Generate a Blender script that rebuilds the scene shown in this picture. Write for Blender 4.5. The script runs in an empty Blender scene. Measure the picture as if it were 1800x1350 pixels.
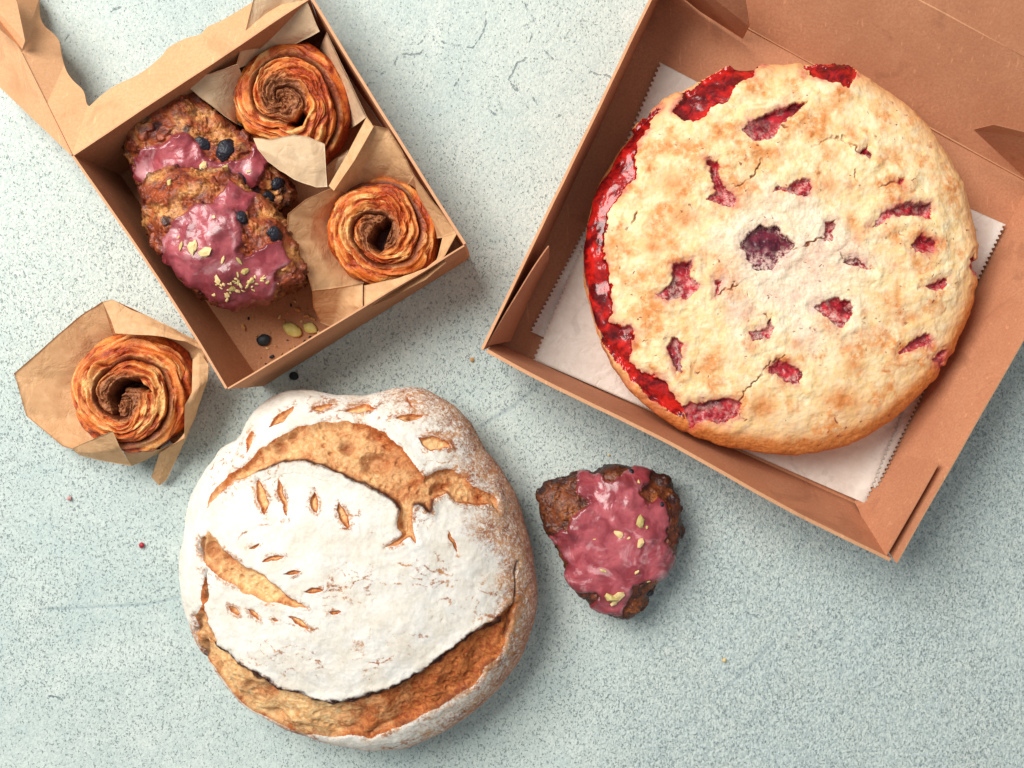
import bpy, math, random
import numpy as np
from mathutils import Vector
from mathutils.geometry import tessellate_polygon

# ------------------------------------------------------------------ camera, light, exposure
SC = bpy.context.scene
COL = SC.collection
CAMH = 66.0            # cm above the table
PPC = 28.0             # photo pixels per cm on the table plane
CM = 0.01
cam_d = bpy.data.cameras.new('camera')
cam = bpy.data.objects.new('camera', cam_d)
COL.objects.link(cam)
cam.location = (0, 0, CAMH * CM)
cam_d.sensor_width = 36.0
cam_d.lens = 36.0 * CAMH / (1800.0 / PPC)
cam_d.clip_start = 0.01
cam_d.clip_end = 50.0
SC.camera = cam

world = bpy.data.worlds.new('World')
SC.world = world
world.use_nodes = True
bg = world.node_tree.nodes['Background']
bg.inputs[0].default_value = (0.90, 0.97, 1.0, 1)
bg.inputs[1].default_value = 0.33


def area_light(name, loc, target, size, power, color):
    d = bpy.data.lights.new(name, 'AREA')
    d.shape = 'RECTANGLE'
    d.size, d.size_y = size
    d.energy = power
    d.color = color
    o = bpy.data.objects.new(name, d)
    COL.objects.link(o)
    o.location = loc
    o.rotation_euler = (Vector(target) - Vector(loc)).to_track_quat('-Z', 'Y').to_euler()
    return o


area_light('window_light', (-0.86, 0.72, 1.42), (0.02, 0, 0), (1.1, 1.1), 46.0, (1.0, 0.965, 0.91))
SC.view_settings.view_transform = 'Standard'
SC.view_settings.look = 'None'
SC.view_settings.exposure = 0.0
SC.view_settings.gamma = 1.0
SC.view_settings.use_curve_mapping = False
SC.render.engine = 'CYCLES'
SC.cycles.max_bounces = 6

# ------------------------------------------------------------------ helpers: projection, noise, masks
RNG = random.Random(7)


def U(px, py, z=0.0):
    """photo pixel on the horizontal plane at height z (cm) -> point in cm"""
    k = (CAMH - z) / CAMH / PPC
    return np.array([(px - 900.0) * k, (675.0 - py) * k, z])


def UA(p, z):
    p = np.asarray(p, float)
    z = np.broadcast_to(np.asarray(z, float), p.shape[:-1])
    k = (CAMH - z) / CAMH / PPC
    return np.stack([(p[..., 0] - 900) * k, (675 - p[..., 1]) * k, z], -1)


def PIX(P):
    k = CAMH / (CAMH - P[..., 2]) * PPC
    return np.stack([900 + P[..., 0] * k, 675 - P[..., 1] * k], -1)


def perlin(P, seed=0):
    P = np.asarray(P, float)
    r = np.random.RandomState(seed)
    perm = r.permutation(256)
    G = r.normal(size=(256, 3))
    G /= np.linalg.norm(G, axis=1, keepdims=True)
    I = np.floor(P).astype(int)
    F = P - I
    W = F * F * F * (F * (F * 6 - 15) + 10)
    out = 0
    for dx in (0, 1):
        for dy in (0, 1):
            for dz in (0, 1):
                h = perm[(perm[(perm[(I[:, 0] + dx) & 255] + I[:, 1] + dy) & 255] + I[:, 2] + dz) & 255]
                g = G[h]
                d = g[:, 0] * (F[:, 0] - dx) + g[:, 1] * (F[:, 1] - dy) + g[:, 2] * (F[:, 2] - dz)
                w = (W[:, 0] if dx else 1 - W[:, 0]) * (W[:, 1] if dy else 1 - W[:, 1]) * (W[:, 2] if dz else 1 - W[:, 2])
                out = out + w * d
    return out * 1.5


def fbm(P, octaves=4, seed=0, gain=0.5, ridged=False):
    a, s, t = 1.0, 0.0, 0.0
    P = np.asarray(P, float)
    for i in range(octaves):
        n = perlin(P * (2.03 ** i) + 17.3 * i, seed + i)
        if ridged:
            n = 1 - 2 * np.abs(n)
        s = s + a * n
        t += a
        a *= gain
    return s / t


def cells(P, seed=0):
    """F1 distance of a 3D jittered cell pattern (0 at the cell's point)"""
    r = np.random.RandomState(seed)
    perm = r.permutation(256)
    J = r.rand(256, 3)
    I = np.floor(P).astype(int)
    best = np.full(len(P), 9.0)
    for dx in (-1, 0, 1):
        for dy in (-1, 0, 1):
            for dz in (-1, 0, 1):
                c = I + np.array([dx, dy, dz])
                h = perm[(perm[(perm[c[:, 0] & 255] + c[:, 1]) & 255] + c[:, 2]) & 255]
                q = c + J[h] - P
                best = np.minimum(best, (q * q).sum(1))
    return np.sqrt(best)


def sm(a, b, x):
    t = np.clip((x - a) / (b - a), 0, 1)
    return t * t * (3 - 2 * t)


def seg_dist(q, pts, closed=False):
    pts = np.asarray(pts, float)
    best = np.full(len(q), 1e9)
    n = len(pts)
    for i in range(n if closed else n - 1):
        a, b = pts[i], pts[(i + 1) % n]
        ab = b - a
        t = np.clip(((q - a) @ ab) / max(1e-9, ab @ ab), 0, 1)
        d = q - a - t[:, None] * ab
        best = np.minimum(best, (d * d).sum(1))
    return np.sqrt(best)


def poly_sd(q, pts):
    """signed distance in photo pixels, positive inside"""
    pts = np.asarray(pts, float)
    lo, hi = pts.min(0) - 60, pts.max(0) + 60
    out = np.full(len(q), -60.0)
    sel = np.where((q[:, 0] > lo[0]) & (q[:, 0] < hi[0]) & (q[:, 1] > lo[1]) & (q[:, 1] < hi[1]))[0]
    if not len(sel):
        return out
    s = q[sel]
    inside = np.zeros(len(s), bool)
    n = len(pts)
    for i in range(n):
        a, b = pts[i], pts[(i + 1) % n]
        c = ((a[1] > s[:, 1]) != (b[1] > s[:, 1]))
        with np.errstate(divide='ignore', invalid='ignore'):
            xi = (b[0] - a[0]) * (s[:, 1] - a[1]) / (b[1] - a[1]) + a[0]
        inside ^= c & (s[:, 0] < xi)
    d = seg_dist(s, pts, True)
    out[sel] = np.where(inside, d, -d)
    return out


# ------------------------------------------------------------------ helpers: objects
def thing(name, label, cat, loc, group=None):
    o = bpy.data.objects.new(name, None)
    COL.objects.link(o)
    o.empty_display_size = 0.01
    o.location = Vector(loc) * CM
    o['label'] = label
    o['category'] = cat
    if group:
        o['group'] = group
    return o


def tag(o, label=None, cat=None, group=None, kind=None):
    for k, v in (('label', label), ('category', cat), ('group', group), ('kind', kind)):
        if v:
            o[k] = v
    return o


def world_loc(o):
    p = Vector((0, 0, 0))
    while o is not None:
        p += o.location
        o = o.parent
    return p


def mesh_obj(name, V, F, mat, parent=None, attrs=None, smooth=True, normals=None, origin=None):
    """V in cm (world), F: list of int arrays (each n x 3 or n x 4)"""
    V = np.asarray(V, float)
    if not isinstance(F, (list, tuple)):
        F = [F]
    F = [np.asarray(f, int) for f in F if len(f)]
    if parent is not None:
        base = np.array(world_loc(parent))
    else:
        c = (V.min(0) + V.max(0)) / 2 if origin is None else np.asarray(origin, float)
        base = np.array([c[0], c[1], V[:, 2].min() if origin is None else c[2]]) * CM
    L = V * CM - base
    me = bpy.data.meshes.new(name)
    nl = sum(f.size for f in F)
    npoly = sum(len(f) for f in F)
    me.vertices.add(len(V))
    me.vertices.foreach_set('co', L.astype(np.float32).ravel())
    me.loops.add(nl)
    me.loops.foreach_set('vertex_index', np.concatenate([f.ravel() for f in F]).astype(np.int32))
    me.polygons.add(npoly)
    st, k = [], 0
    for f in F:
        st.append(k + np.arange(len(f)) * f.shape[1])
        k += f.size
    me.polygons.foreach_set('loop_start', np.concatenate(st).astype(np.int32))
    me.polygons.foreach_set('use_smooth', np.full(npoly, bool(smooth)) if np.ndim(smooth) == 0 else np.asarray(smooth, bool))
    me.update(calc_edges=True)
    for key, arr in (attrs or {}).items():
        at = me.attributes.new(key, 'FLOAT', 'POINT')
        at.data.foreach_set('value', np.asarray(arr, np.float32))
    if normals is not None:
        me.normals_split_custom_set_from_vertices([tuple(n) for n in normals])
    if mat:
        me.materials.append(mat)
    o = bpy.data.objects.new(name, me)
    COL.objects.link(o)
    o.location = Vector(base) if parent is None else Vector((0, 0, 0))
    if parent is not None:
        o.parent = parent
    return o


def vnormals(V, Q):
    """vertex normals of a quad mesh"""
    a, b, c, d = (V[Q[:, i]] for i in range(4))
    n = np.cross(c - a, d - b)
    N = np.zeros_like(V)
    for i in range(4):
        for k in range(3):
            N[:, k] += np.bincount(Q[:, i], n[:, k], len(V))
    l = np.linalg.norm(N, axis=1, keepdims=True)
    return N / np.maximum(l, 1e-12)


def subset(V, F, keep, attrs, N):
    f = F[keep]
    u, inv = np.unique(f, return_inverse=True)
    return V[u], inv.reshape(f.shape), {k: a[u] for k, a in attrs.items()}, N[u]


def slab_flags(sh):
    n = 2 * (sh[0] - 1) * (sh[1] - 1)
    return np.concatenate([np.ones(n, bool), np.zeros(2 * (sh[0] + sh[1] - 2), bool)])


def cut_edges(o, P):
    n = 2 * (P.shape[0] + P.shape[1] - 2)
    o.data.materials.append(MT['edge'])
    mi = np.zeros(len(o.data.polygons), np.int32)
    mi[-n:] = 1
    o.data.polygons.foreach_set('material_index', mi)
    return o


def grid_slab(P, t, wob=0.0, seed=0, flip=False):
    """closed slab from a grid of points P (nu,nv,3), thickness t along its normal"""
    nu, nv = P.shape[:2]
    V = P.reshape(-1, 3).copy()
    idx = np.arange(nu * nv).reshape(nu, nv)
    Q = np.stack([idx[:-1, :-1], idx[1:, :-1], idx[1:, 1:], idx[:-1, 1:]], -1).reshape(-1, 4)
    N = vnormals(V, Q)
    if flip:
        N = -N
    if wob:
        V = V + N * (wob * fbm(V * 0.22 + seed * 3.1, 3, seed))[:, None]
    B = V + N * t
    n = nu * nv
    e = []
    for a in (idx[0, :], idx[:, -1], idx[-1, ::-1], idx[::-1, 0]):
        e.append(np.stack([a[:-1], a[1:], a[1:] + n, a[:-1] + n], -1))
    F = np.concatenate([Q[:, ::-1], Q + n] + e)
    return np.concatenate([V, B]), F


def bilin(c00, c10, c11, c01, nu, nv):
    u = np.linspace(0, 1, nu)[:, None, None]
    v = np.linspace(0, 1, nv)[None, :, None]
    c00, c10, c11, c01 = (np.asarray(c, float) for c in (c00, c10, c11, c01))
    return (1 - u) * (1 - v) * c00 + u * (1 - v) * c10 + u * v * c11 + (1 - u) * v * c01


def card(name, corners, t, mat, parent, wob=0.04, seed=0, flip=False, nu=30, nv=12):
    P = bilin(*corners, nu, nv)
    V, F = grid_slab(P, t, wob, seed, flip)
    return cut_edges(mesh_obj(name, V, F, mat, parent, smooth=False), P)


def refine(ctrl, k):
    """ctrl: rows of control points (m,n,3) -> linear grid, k steps per cell"""
    C = np.asarray(ctrl, float)

    def along(A, ax):
        n = A.shape[ax]
        s = np.linspace(0, n - 1, (n - 1) * k + 1)
        i = np.minimum(s.astype(int), n - 2)
        f = s - i
        f = 0.6 * f + 0.4 * f * f * (3 - 2 * f)
        sh = [1, 1, 1]
        sh[ax] = len(s)
        f = f.reshape(sh)
        return np.take(A, i, ax) * (1 - f) + np.take(A, i + 1, ax) * f
    return along(along(C, 0), 1)


def sheet(rows, k=8):
    """rows of (px,py,z) -> grid in cm"""
    R = refine(rows, k)
    return UA(R[..., :2], R[..., 2])


def join(parts):
    V, F, n = [], [], 0
    for v, f in parts:
        V.append(v)
        F.append(f + n)
        n += len(v)
    return np.concatenate(V), np.concatenate(F)


def poly_slab(loops, t):
    """loops: [outer, hole...] lists of 3D points (cm); extruded by vector t"""
    pts = [np.asarray(l, float) for l in loops]
    tri = np.array(tessellate_polygon([[Vector(p) for p in l] for l in pts]))
    V = np.concatenate(pts)
    n = len(V)
    B = V + np.asarray(t, float)
    side, k = [], 0
    for l in pts:
        i = np.arange(len(l)) + k
        j = np.roll(i, -1)
        side.append(np.stack([i, j, j + n, i + n], -1))
        k += len(l)
    return np.concatenate([V, B]), [np.concatenate([tri, tri[:, ::-1] + n]), np.concatenate(side)]


def tube(pts, r, sides=6):
    pts = np.asarray(pts, float)
    V = []
    for i, p in enumerate(pts):
        d = pts[min(i + 1, len(pts) - 1)] - pts[max(i - 1, 0)]
        d /= np.linalg.norm(d)
        a = np.cross(d, (0, 0, 1.0))
        a /= np.linalg.norm(a)
        b = np.cross(d, a)
        for s in range(sides):
            w = 2 * math.pi * s / sides
            V.append(p + r * (math.cos(w) * a + math.sin(w) * b))
    F = []
    for i in range(len(pts) - 1):
        for s in range(sides):
            F.append((i * sides + s, i * sides + (s + 1) % sides, (i + 1) * sides + (s + 1) % sides, (i + 1) * sides + s))
    F.append((0, 1, 2, 3))
    return np.array(V), np.array(F)


class Blob:
    """a round body on a polar grid. sil: silhouette in photo pixels, seen at height zb+zs"""

    def __init__(s, cpx, sil, zb, zs, H, n=(200, 720, 24), p=2.0, q=2.0, under=0.12, smooth=3, edge=1.35, tilt=(0, 0), off=None):
        nt, na, ns = n
        z0 = zb + zs
        S = UA(np.asarray(sil, float), z0)[:, :2]
        C = U(cpx[0], cpx[1], z0)[:2]
        d = S - C
        ang = np.arctan2(d[:, 1], d[:, 0])
        rad = np.hypot(d[:, 0], d[:, 1])
        o = np.argsort(ang)
        ang, rad = ang[o], rad[o]
        th = np.linspace(-math.pi, math.pi, na, endpoint=False)
        R = np.interp(th, np.concatenate([ang[-1:] - 2 * math.pi, ang, ang[:1] + 2 * math.pi]),
                      np.concatenate([rad[-1:], rad, rad[:1]]))
        if smooth:
            k = np.exp(-0.5 * (np.arange(-4 * smooth, 4 * smooth + 1) / smooth) ** 2)
            k /= k.sum()
            m = len(k) // 2
            R = np.convolve(np.concatenate([R[-m:], R, R[:m]]), k, 'valid')
        a = np.linspace(0, 1, nt)
        rho_t = 1 - (1 - a) ** edge
        rho_t[0] = 0.002
        z_t = zs + (H - zs) * np.maximum(0, 1 - rho_t ** p) ** (1 / q)
        b = np.linspace(0, 1, ns + 1)[1:]
        rho_s = 1 - under * b ** 2
        z_s = zs * (1 - b)
        rho = np.concatenate([rho_t, rho_s, [0.002]])
        z = np.concatenate([z_t, z_s, [0.0]])
        nr = len(rho)
        dirs = np.stack([np.cos(th), np.sin(th)], -1)
        xy = C + rho[:, None, None] * R[None, :, None] * dirs[None]
        if off is not None:
            o2 = (U(off[0], off[1], z0)[:2] - C)
            xy = xy + (np.clip(1 - rho, 0, 1) ** 1.0)[:, None, None] * o2
        Z = np.broadcast_to(z[:, None], (nr, na)).copy()
        w = np.clip(Z / max(zs, 1e-6), 0, 1)
        Z = Z + w * ((xy[..., 0] - C[0]) * tilt[0] + (xy[..., 1] - C[1]) * tilt[1])
        s.V = np.concatenate([xy, (Z + zb)[..., None]], -1).reshape(-1, 3)
        s.rho = np.repeat(rho, na)
        s.ring = np.repeat(np.arange(nr), na)
        s.th = np.tile(th, nr)
        s.istop = (s.ring < nt + ns // 2)
        idx = np.arange(nr * na).reshape(nr, na)
        j = np.roll(idx, -1, 1)
        s.F = np.stack([idx[:-1], idx[1:], j[1:], j[:-1]], -1).reshape(-1, 4)
        s.N = vnormals(s.V, s.F)
        s.px = PIX(s.V)
        s.C, s.zb, s.z0 = C, zb, z0
        s.att = {}

    def push(s, d):
        s.V = s.V + s.N * np.asarray(d)[:, None]
        s.V[:, 2] = np.maximum(s.V[:, 2], s.zb)

    def finish(s):
        s.N2 = vnormals(s.V, s.F)
        s.px2 = PIX(s.V)

    def part(s, name, keep, mat, parent):
        V, F, A, N = subset(s.V, s.F, keep, s.att, s.N2)
        return mesh_obj(name, V, F, mat, parent, A, normals=N)

    def at(s, px, py):
        d = ((s.px2 - (px, py)) ** 2).sum(1) + np.where(s.istop, 0, 1e6)
        i = int(np.argmin(d))
        return s.V[i].copy(), s.N2[i].copy()


def nugget(name, p, n, size, mat, parent=None, seed=0, stretch=(1, 1, 0.6), sink=0.2, angular=True, sub=1):
    """a small chip or berry: jittered icosphere lying on a surface"""
    import bmesh
    r = np.random.RandomState(seed)
    bm = bmesh.new()
    bmesh.ops.create_icosphere(bm, subdivisions=sub, radius=1.0)
    V = np.array([v.co for v in bm.verts])
    F = np.array([[v.index for v in f.verts] for f in bm.faces])
    bm.free()
    if angular:
        V *= (1 + 0.28 * r.uniform(-1, 1, (len(V), 1)))
    else:
        V *= (1 + 0.22 * fbm(V * 1.3 + seed, 3, seed) + 0.10 * fbm(V * 4 + seed, 2, seed, ridged=True))[:, None]
    V *= np.asarray(stretch) * size
    a = r.uniform(0, 6.28)
    c, s_ = math.cos(a), math.sin(a)
    V = V @ np.array([[c, s_, 0], [-s_, c, 0], [0, 0, 1]])
    n = np.asarray(n, float)
    q = Vector((0, 0, 1)).rotation_difference(Vector(n)).to_matrix()
    V = V @ np.array(q).T
    V += np.asarray(p) + n * size * stretch[2] * (1 - sink)
    return mesh_obj(name, V, F, mat, parent, smooth=not angular)


# ------------------------------------------------------------------ helpers: materials
def srgb(r, g, b):
    f = lambda c: (c / 255 / 12.92) if c / 255 <= 0.04045 else ((c / 255 + 0.055) / 1.055) ** 2.4
    return (f(r), f(g), f(b), 1)


class M:
    def __init__(s, name):
        s.m = bpy.data.materials.new(name)
        s.m.use_nodes = True
        s.t = s.m.node_tree
        s.t.nodes.clear()
        s.out = s.t.nodes.new('ShaderNodeOutputMaterial')
        s.b = s.t.nodes.new('ShaderNodeBsdfPrincipled')
        s.t.links.new(s.b.outputs[0], s.out.inputs[0])
        s.tc = s.t.nodes.new('ShaderNodeTexCoord').outputs['Object']

    def put(s, sock, v):
        if isinstance(v, bpy.types.NodeSocket):
            s.t.links.new(v, sock)
        elif v is not None:
            if isinstance(v, (tuple, list)) and len(v) == 3 and sock.type == 'RGBA':
                v = (*v, 1)
            sock.default_value = v

    def attr(s, name):
        n = s.t.nodes.new('ShaderNodeAttribute')
        n.attribute_name = name
        return n.outputs['Fac']

    def noise(s, scale, detail=3, rough=0.55, vec=None, dist=0.0):
        """scale: features per cm"""
        n = s.t.nodes.new('ShaderNodeTexNoise')
        n.inputs['Scale'].default_value = scale * 100
        n.inputs['Detail'].default_value = detail
        n.inputs['Roughness'].default_value = rough
        n.inputs['Distortion'].default_value = dist
        s.put(n.inputs['Vector'], vec if vec is not None else s.tc)
        return n.outputs['Fac']

    def voro(s, scale, feature='F1', vec=None):
        n = s.t.nodes.new('ShaderNodeTexVoronoi')
        n.feature = feature
        n.inputs['Scale'].default_value = scale * 100
        s.put(n.inputs['Vector'], vec if vec is not None else s.tc)
        return n.outputs['Distance']

    def mapping(s, rot=(0, 0, 0), scale=(1, 1, 1)):
        n = s.t.nodes.new('ShaderNodeMapping')
        n.inputs['Rotation'].default_value = rot
        n.inputs['Scale'].default_value = scale
        s.put(n.inputs['Vector'], s.tc)
        return n.outputs[0]

    def ramp(s, v, a, b, lo=0.0, hi=1.0):
        n = s.t.nodes.new('ShaderNodeMapRange')
        n.interpolation_type = 'SMOOTHSTEP'
        s.put(n.inputs[0], v)
        for i, x in enumerate((a, b, lo, hi)):
            n.inputs[1 + i].default_value = x
        return n.outputs[0]

    def math(s, op, a, b=0.0, clamp=False):
        n = s.t.nodes.new('ShaderNodeMath')
        n.operation = op
        n.use_clamp = clamp
        s.put(n.inputs[0], a)
        s.put(n.inputs[1], b)
        return n.outputs[0]

    def mix(s, f, a, b):
        n = s.t.nodes.new('ShaderNodeMix')
        n.data_type = 'RGBA'
        s.put(n.inputs[0], f)
        s.put(n.inputs[6], a)
        s.put(n.inputs[7], b)
        return n.outputs[2]

    def bump(s, h, strength=0.5, dist=0.05, normal=None):
        n = s.t.nodes.new('ShaderNodeBump')
        n.inputs['Strength'].default_value = strength
        n.inputs['Distance'].default_value = dist * CM
        s.put(n.inputs['Height'], h)
        s.put(n.inputs['Normal'], normal)
        return n.outputs[0]

    def set(s, color=None, rough=0.6, spec=0.3, normal=None, coat=None, coat_rough=0.1, sss=None, sss_r=(1, 0.4, 0.2), trans=None):
        b = s.b
        s.put(b.inputs['Base Color'], color)
        s.put(b.inputs['Roughness'], rough)
        s.put(b.inputs['Specular IOR Level'], spec)
        s.put(b.inputs['Normal'], normal)
        if coat is not None:
            s.put(b.inputs['Coat Weight'], coat)
            b.inputs['Coat Roughness'].default_value = coat_rough
            s.put(b.inputs['Coat Normal'], normal)
        if sss:
            b.inputs['Subsurface Weight'].default_value = 0.35
            b.inputs['Subsurface Radius'].default_value = sss_r
            b.inputs['Subsurface Scale'].default_value = sss * CM
        if trans:
            tr = s.t.nodes.new('ShaderNodeBsdfTranslucent')
            s.put(tr.inputs[0], color)
            mx = s.t.nodes.new('ShaderNodeMixShader')
            mx.inputs[0].default_value = trans
            s.t.links.new(b.outputs[0], mx.inputs[1])
            s.t.links.new(tr.outputs[0], mx.inputs[2])
            s.t.links.new(mx.outputs[0], s.out.inputs[0])
        return s.m


def mat_table():
    m = M('plaster_table')
    big = m.noise(0.055, 5, 0.6, dist=0.6)
    mid = m.noise(0.35, 4, 0.6)
    v1 = m.mapping((0, 0, 0.75), (1.0, 0.78, 1))
    grain = m.noise(6.5, 3, 0.65, vec=v1, dist=0.3)
    pits = m.noise(8.6, 1.5, 0.6, vec=v1, dist=0.7)
    dens = m.noise(0.16, 3, 0.5)
    calm = m.attr('calm')
    c = m.mix(m.ramp(big, 0.35, 0.65), srgb(192, 207, 203), srgb(212, 221, 213))
    sand_lit = m.attr('sand_lit')
    c = m.mix(m.math('MULTIPLY', sand_lit, 0.7), c, srgb(213, 225, 222))  # sandy area painted lighter to make up for light falling off there
    c = m.mix(m.ramp(mid, 0.35, 0.72, 0, 0.5), c, srgb(214, 222, 214))
    c = m.mix(m.ramp(m.noise(0.14, 5, 0.7, dist=1.0), 0.52, 0.70, 0, 0.45), c, srgb(224, 229, 222))
    c = m.mix(m.math('MULTIPLY', m.ramp(grain, 0.40, 0.60), m.ramp(sand_lit, 0, 1, 0.26, 0.44)), c, srgb(128, 150, 156))
    th = m.math('ADD', m.math('MULTIPLY', dens, 0.12), m.math('MULTIPLY', calm, 0.05))
    th = m.math('ADD', th, m.math('MULTIPLY', sand_lit, -0.005))
    pk = m.math('SUBTRACT', pits, th)
    pm = m.ramp(pk, 0.515, 0.635)
    c = m.mix(m.math('MULTIPLY', pm, 0.52), c, srgb(74, 98, 110))
    brk = m.noise(1.1, 3, 0.6)
    cd = m.math('ADD', m.attr('cdist'), m.math('MULTIPLY', m.math('SUBTRACT', m.noise(3.2, 4, 0.75), 0.5), 7.0))
    cm_ = m.math('MULTIPLY', m.ramp(m.math('ABSOLUTE', m.math('SUBTRACT', cd, 0.6)), 0.25, 1.05, 1, 0), m.ramp(brk, 0.40, 0.56))
    c = m.mix(m.math('MULTIPLY', cm_, 0.62), c, srgb(88, 114, 126))
    c = m.mix(m.math('MULTIPLY', m.attr('scratch'), 0.4), c, srgb(120, 140, 150))
    h = m.math('SUBTRACT', m.math('MULTIPLY', grain, m.ramp(sand_lit, 0, 1, 0.9, 2.2)), m.math('MULTIPLY', pm, 0.9))
    h = m.math('SUBTRACT', h, m.math('MULTIPLY', cm_, 1.2))
    h = m.math('ADD', h, m.math('MULTIPLY', m.noise(9, 2), 0.25))
    return m.set(c, 0.62, 0.28, m.bump(h, 0.8, 0.07))


def mat_kraft(name, base, dark, rough=0.72):
    m = M(name)
    f = m.noise(7.0, 4, 0.7)
    sp = m.noise(14.0, 2, 0.6)
    bl = m.noise(0.3, 3, 0.55)
    c = m.mix(m.ramp(f, 0.25, 0.75, 0.25, 1.0), dark, base)
    c = m.mix(m.ramp(bl, 0.35, 0.7, 0, 0.4), c, dark)
    c = m.mix(m.ramp(sp, 0.60, 0.72, 0, 0.5), c, tuple(x * 0.5 for x in dark[:3]))
    c = m.mix(m.ramp(m.noise(5, 2, 0.5, vec=m.mapping((0.4, 0.2, 0.7), (1, 0.12, 0.5))), 0.64, 0.74, 0, 0.35), c, tuple(min(1, x * 1.35) for x in base[:3]))
    c = m.mix(m.ramp(m.noise(0.22, 4, 0.65, dist=0.8), 0.58, 0.66, 0, 0.28), c, tuple(x * 0.6 for x in dark[:3]))
    return m.set(c, rough, 0.22, m.bump(m.math('ADD', f, sp), 0.12, 0.03))


def mat_paper(name, base, dark, trans=0.25, rough=0.6):
    m = M(name)
    f = m.noise(2.2, 5, 0.65)
    g = m.noise(0.5, 3, 0.5)
    c = m.mix(m.ramp(f, 0.3, 0.72), dark, base)
    c = m.mix(m.ramp(g, 0.4, 0.7, 0, 0.4), c, dark)
    c = m.mix(m.ramp(m.noise(0.45, 3, 0.6, dist=0.6), 0.60, 0.66, 0, 0.3), c, tuple(x * 0.62 for x in dark[:3]))
    cr = m.math('ABSOLUTE', m.math('SUBTRACT', m.noise(0.55, 4, 0.55, dist=0.4), 0.5))
    h = m.math('ADD', m.math('MULTIPLY', m.ramp(cr, 0.0, 0.08), 0.5), m.math('MULTIPLY', f, 0.2))
    return m.set(c, rough, 0.25, m.bump(h, 0.4, 0.10), trans=trans)


def mat_bread_crust():
    m = M('floured_bread_crust')
    fl = m.attr('flour')
    fine = m.noise(5.0, 5, 0.7)
    crk = m.noise(2.4, 5, 0.75, dist=1.2)
    ridge = m.math('ABSOLUTE', m.math('SUBTRACT', crk, 0.5))
    net = m.ramp(ridge, 0.0, 0.05, 1, 0)
    brown = m.mix(m.ramp(m.noise(1.0, 4), 0.3, 0.7), srgb(150, 84, 50), srgb(206, 150, 104))
    white = m.mix(m.ramp(m.noise(0.7, 4, 0.6), 0.3, 0.75), srgb(240, 236, 228), srgb(228, 218, 202))
    w = m.math('ADD', fl, m.math('MULTIPLY', m.math('SUBTRACT', fine, 0.5), 1.7))
    w = m.math('SUBTRACT', w, m.math('MULTIPLY', net, m.ramp(fl, 0.3, 0.95, 0.7, 0.05)))
    k = m.ramp(w, 0.08, 0.85)
    c = m.mix(k, brown, white)
    c = m.mix(m.attr('blush'), c, m.mix(k, srgb(190, 128, 104), srgb(238, 208, 190)))
    ch = m.math('MULTIPLY', m.attr('char'), m.ramp(m.noise(2.6, 3), 0.25, 0.5))
    c = m.mix(ch, c, srgb(58, 26, 22))
    h = m.math('ADD', m.math('MULTIPLY', fine, 0.5), m.math('MULTIPLY', net, -0.4))
    return m.set(c, 0.85, 0.12, m.bump(h, 0.45, 0.05))


def mat_bread_crumb():
    m = M('torn_bread_crumb')
    tone = m.attr('tone')
    f = m.noise(2.2, 5, 0.7, dist=1.5)
    g = m.noise(6.0, 4, 0.7)
    c = m.mix(m.ramp(f, 0.3, 0.7), srgb(224, 160, 98), srgb(246, 212, 158))
    d = m.mix(m.ramp(f, 0.3, 0.7), srgb(146, 62, 28), srgb(208, 126, 66))
    c = m.mix(m.math('ADD', tone, m.ramp(m.noise(0.5, 4, 0.6, dist=1.0), 0.46, 0.7, 0, 0.6), True), c, d)
    c = m.mix(m.ramp(g, 0.6, 0.78, 0, 0.5), c, srgb(246, 214, 158))
    c = m.mix(m.ramp(g, 0.28, 0.42, 0.35, 0), c, srgb(150, 74, 34))
    c = m.mix(m.math('MULTIPLY', m.attr('hole'), 0.6), c, srgb(150, 74, 36))
    c = m.mix(m.math('MULTIPLY', m.attr('char'), 0.95), c, srgb(62, 26, 22))
    h = m.math('ADD', f, m.math('MULTIPLY', g, 0.5))
    return m.set(c, 0.7, 0.25, m.bump(h, 0.7, 0.09))


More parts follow.
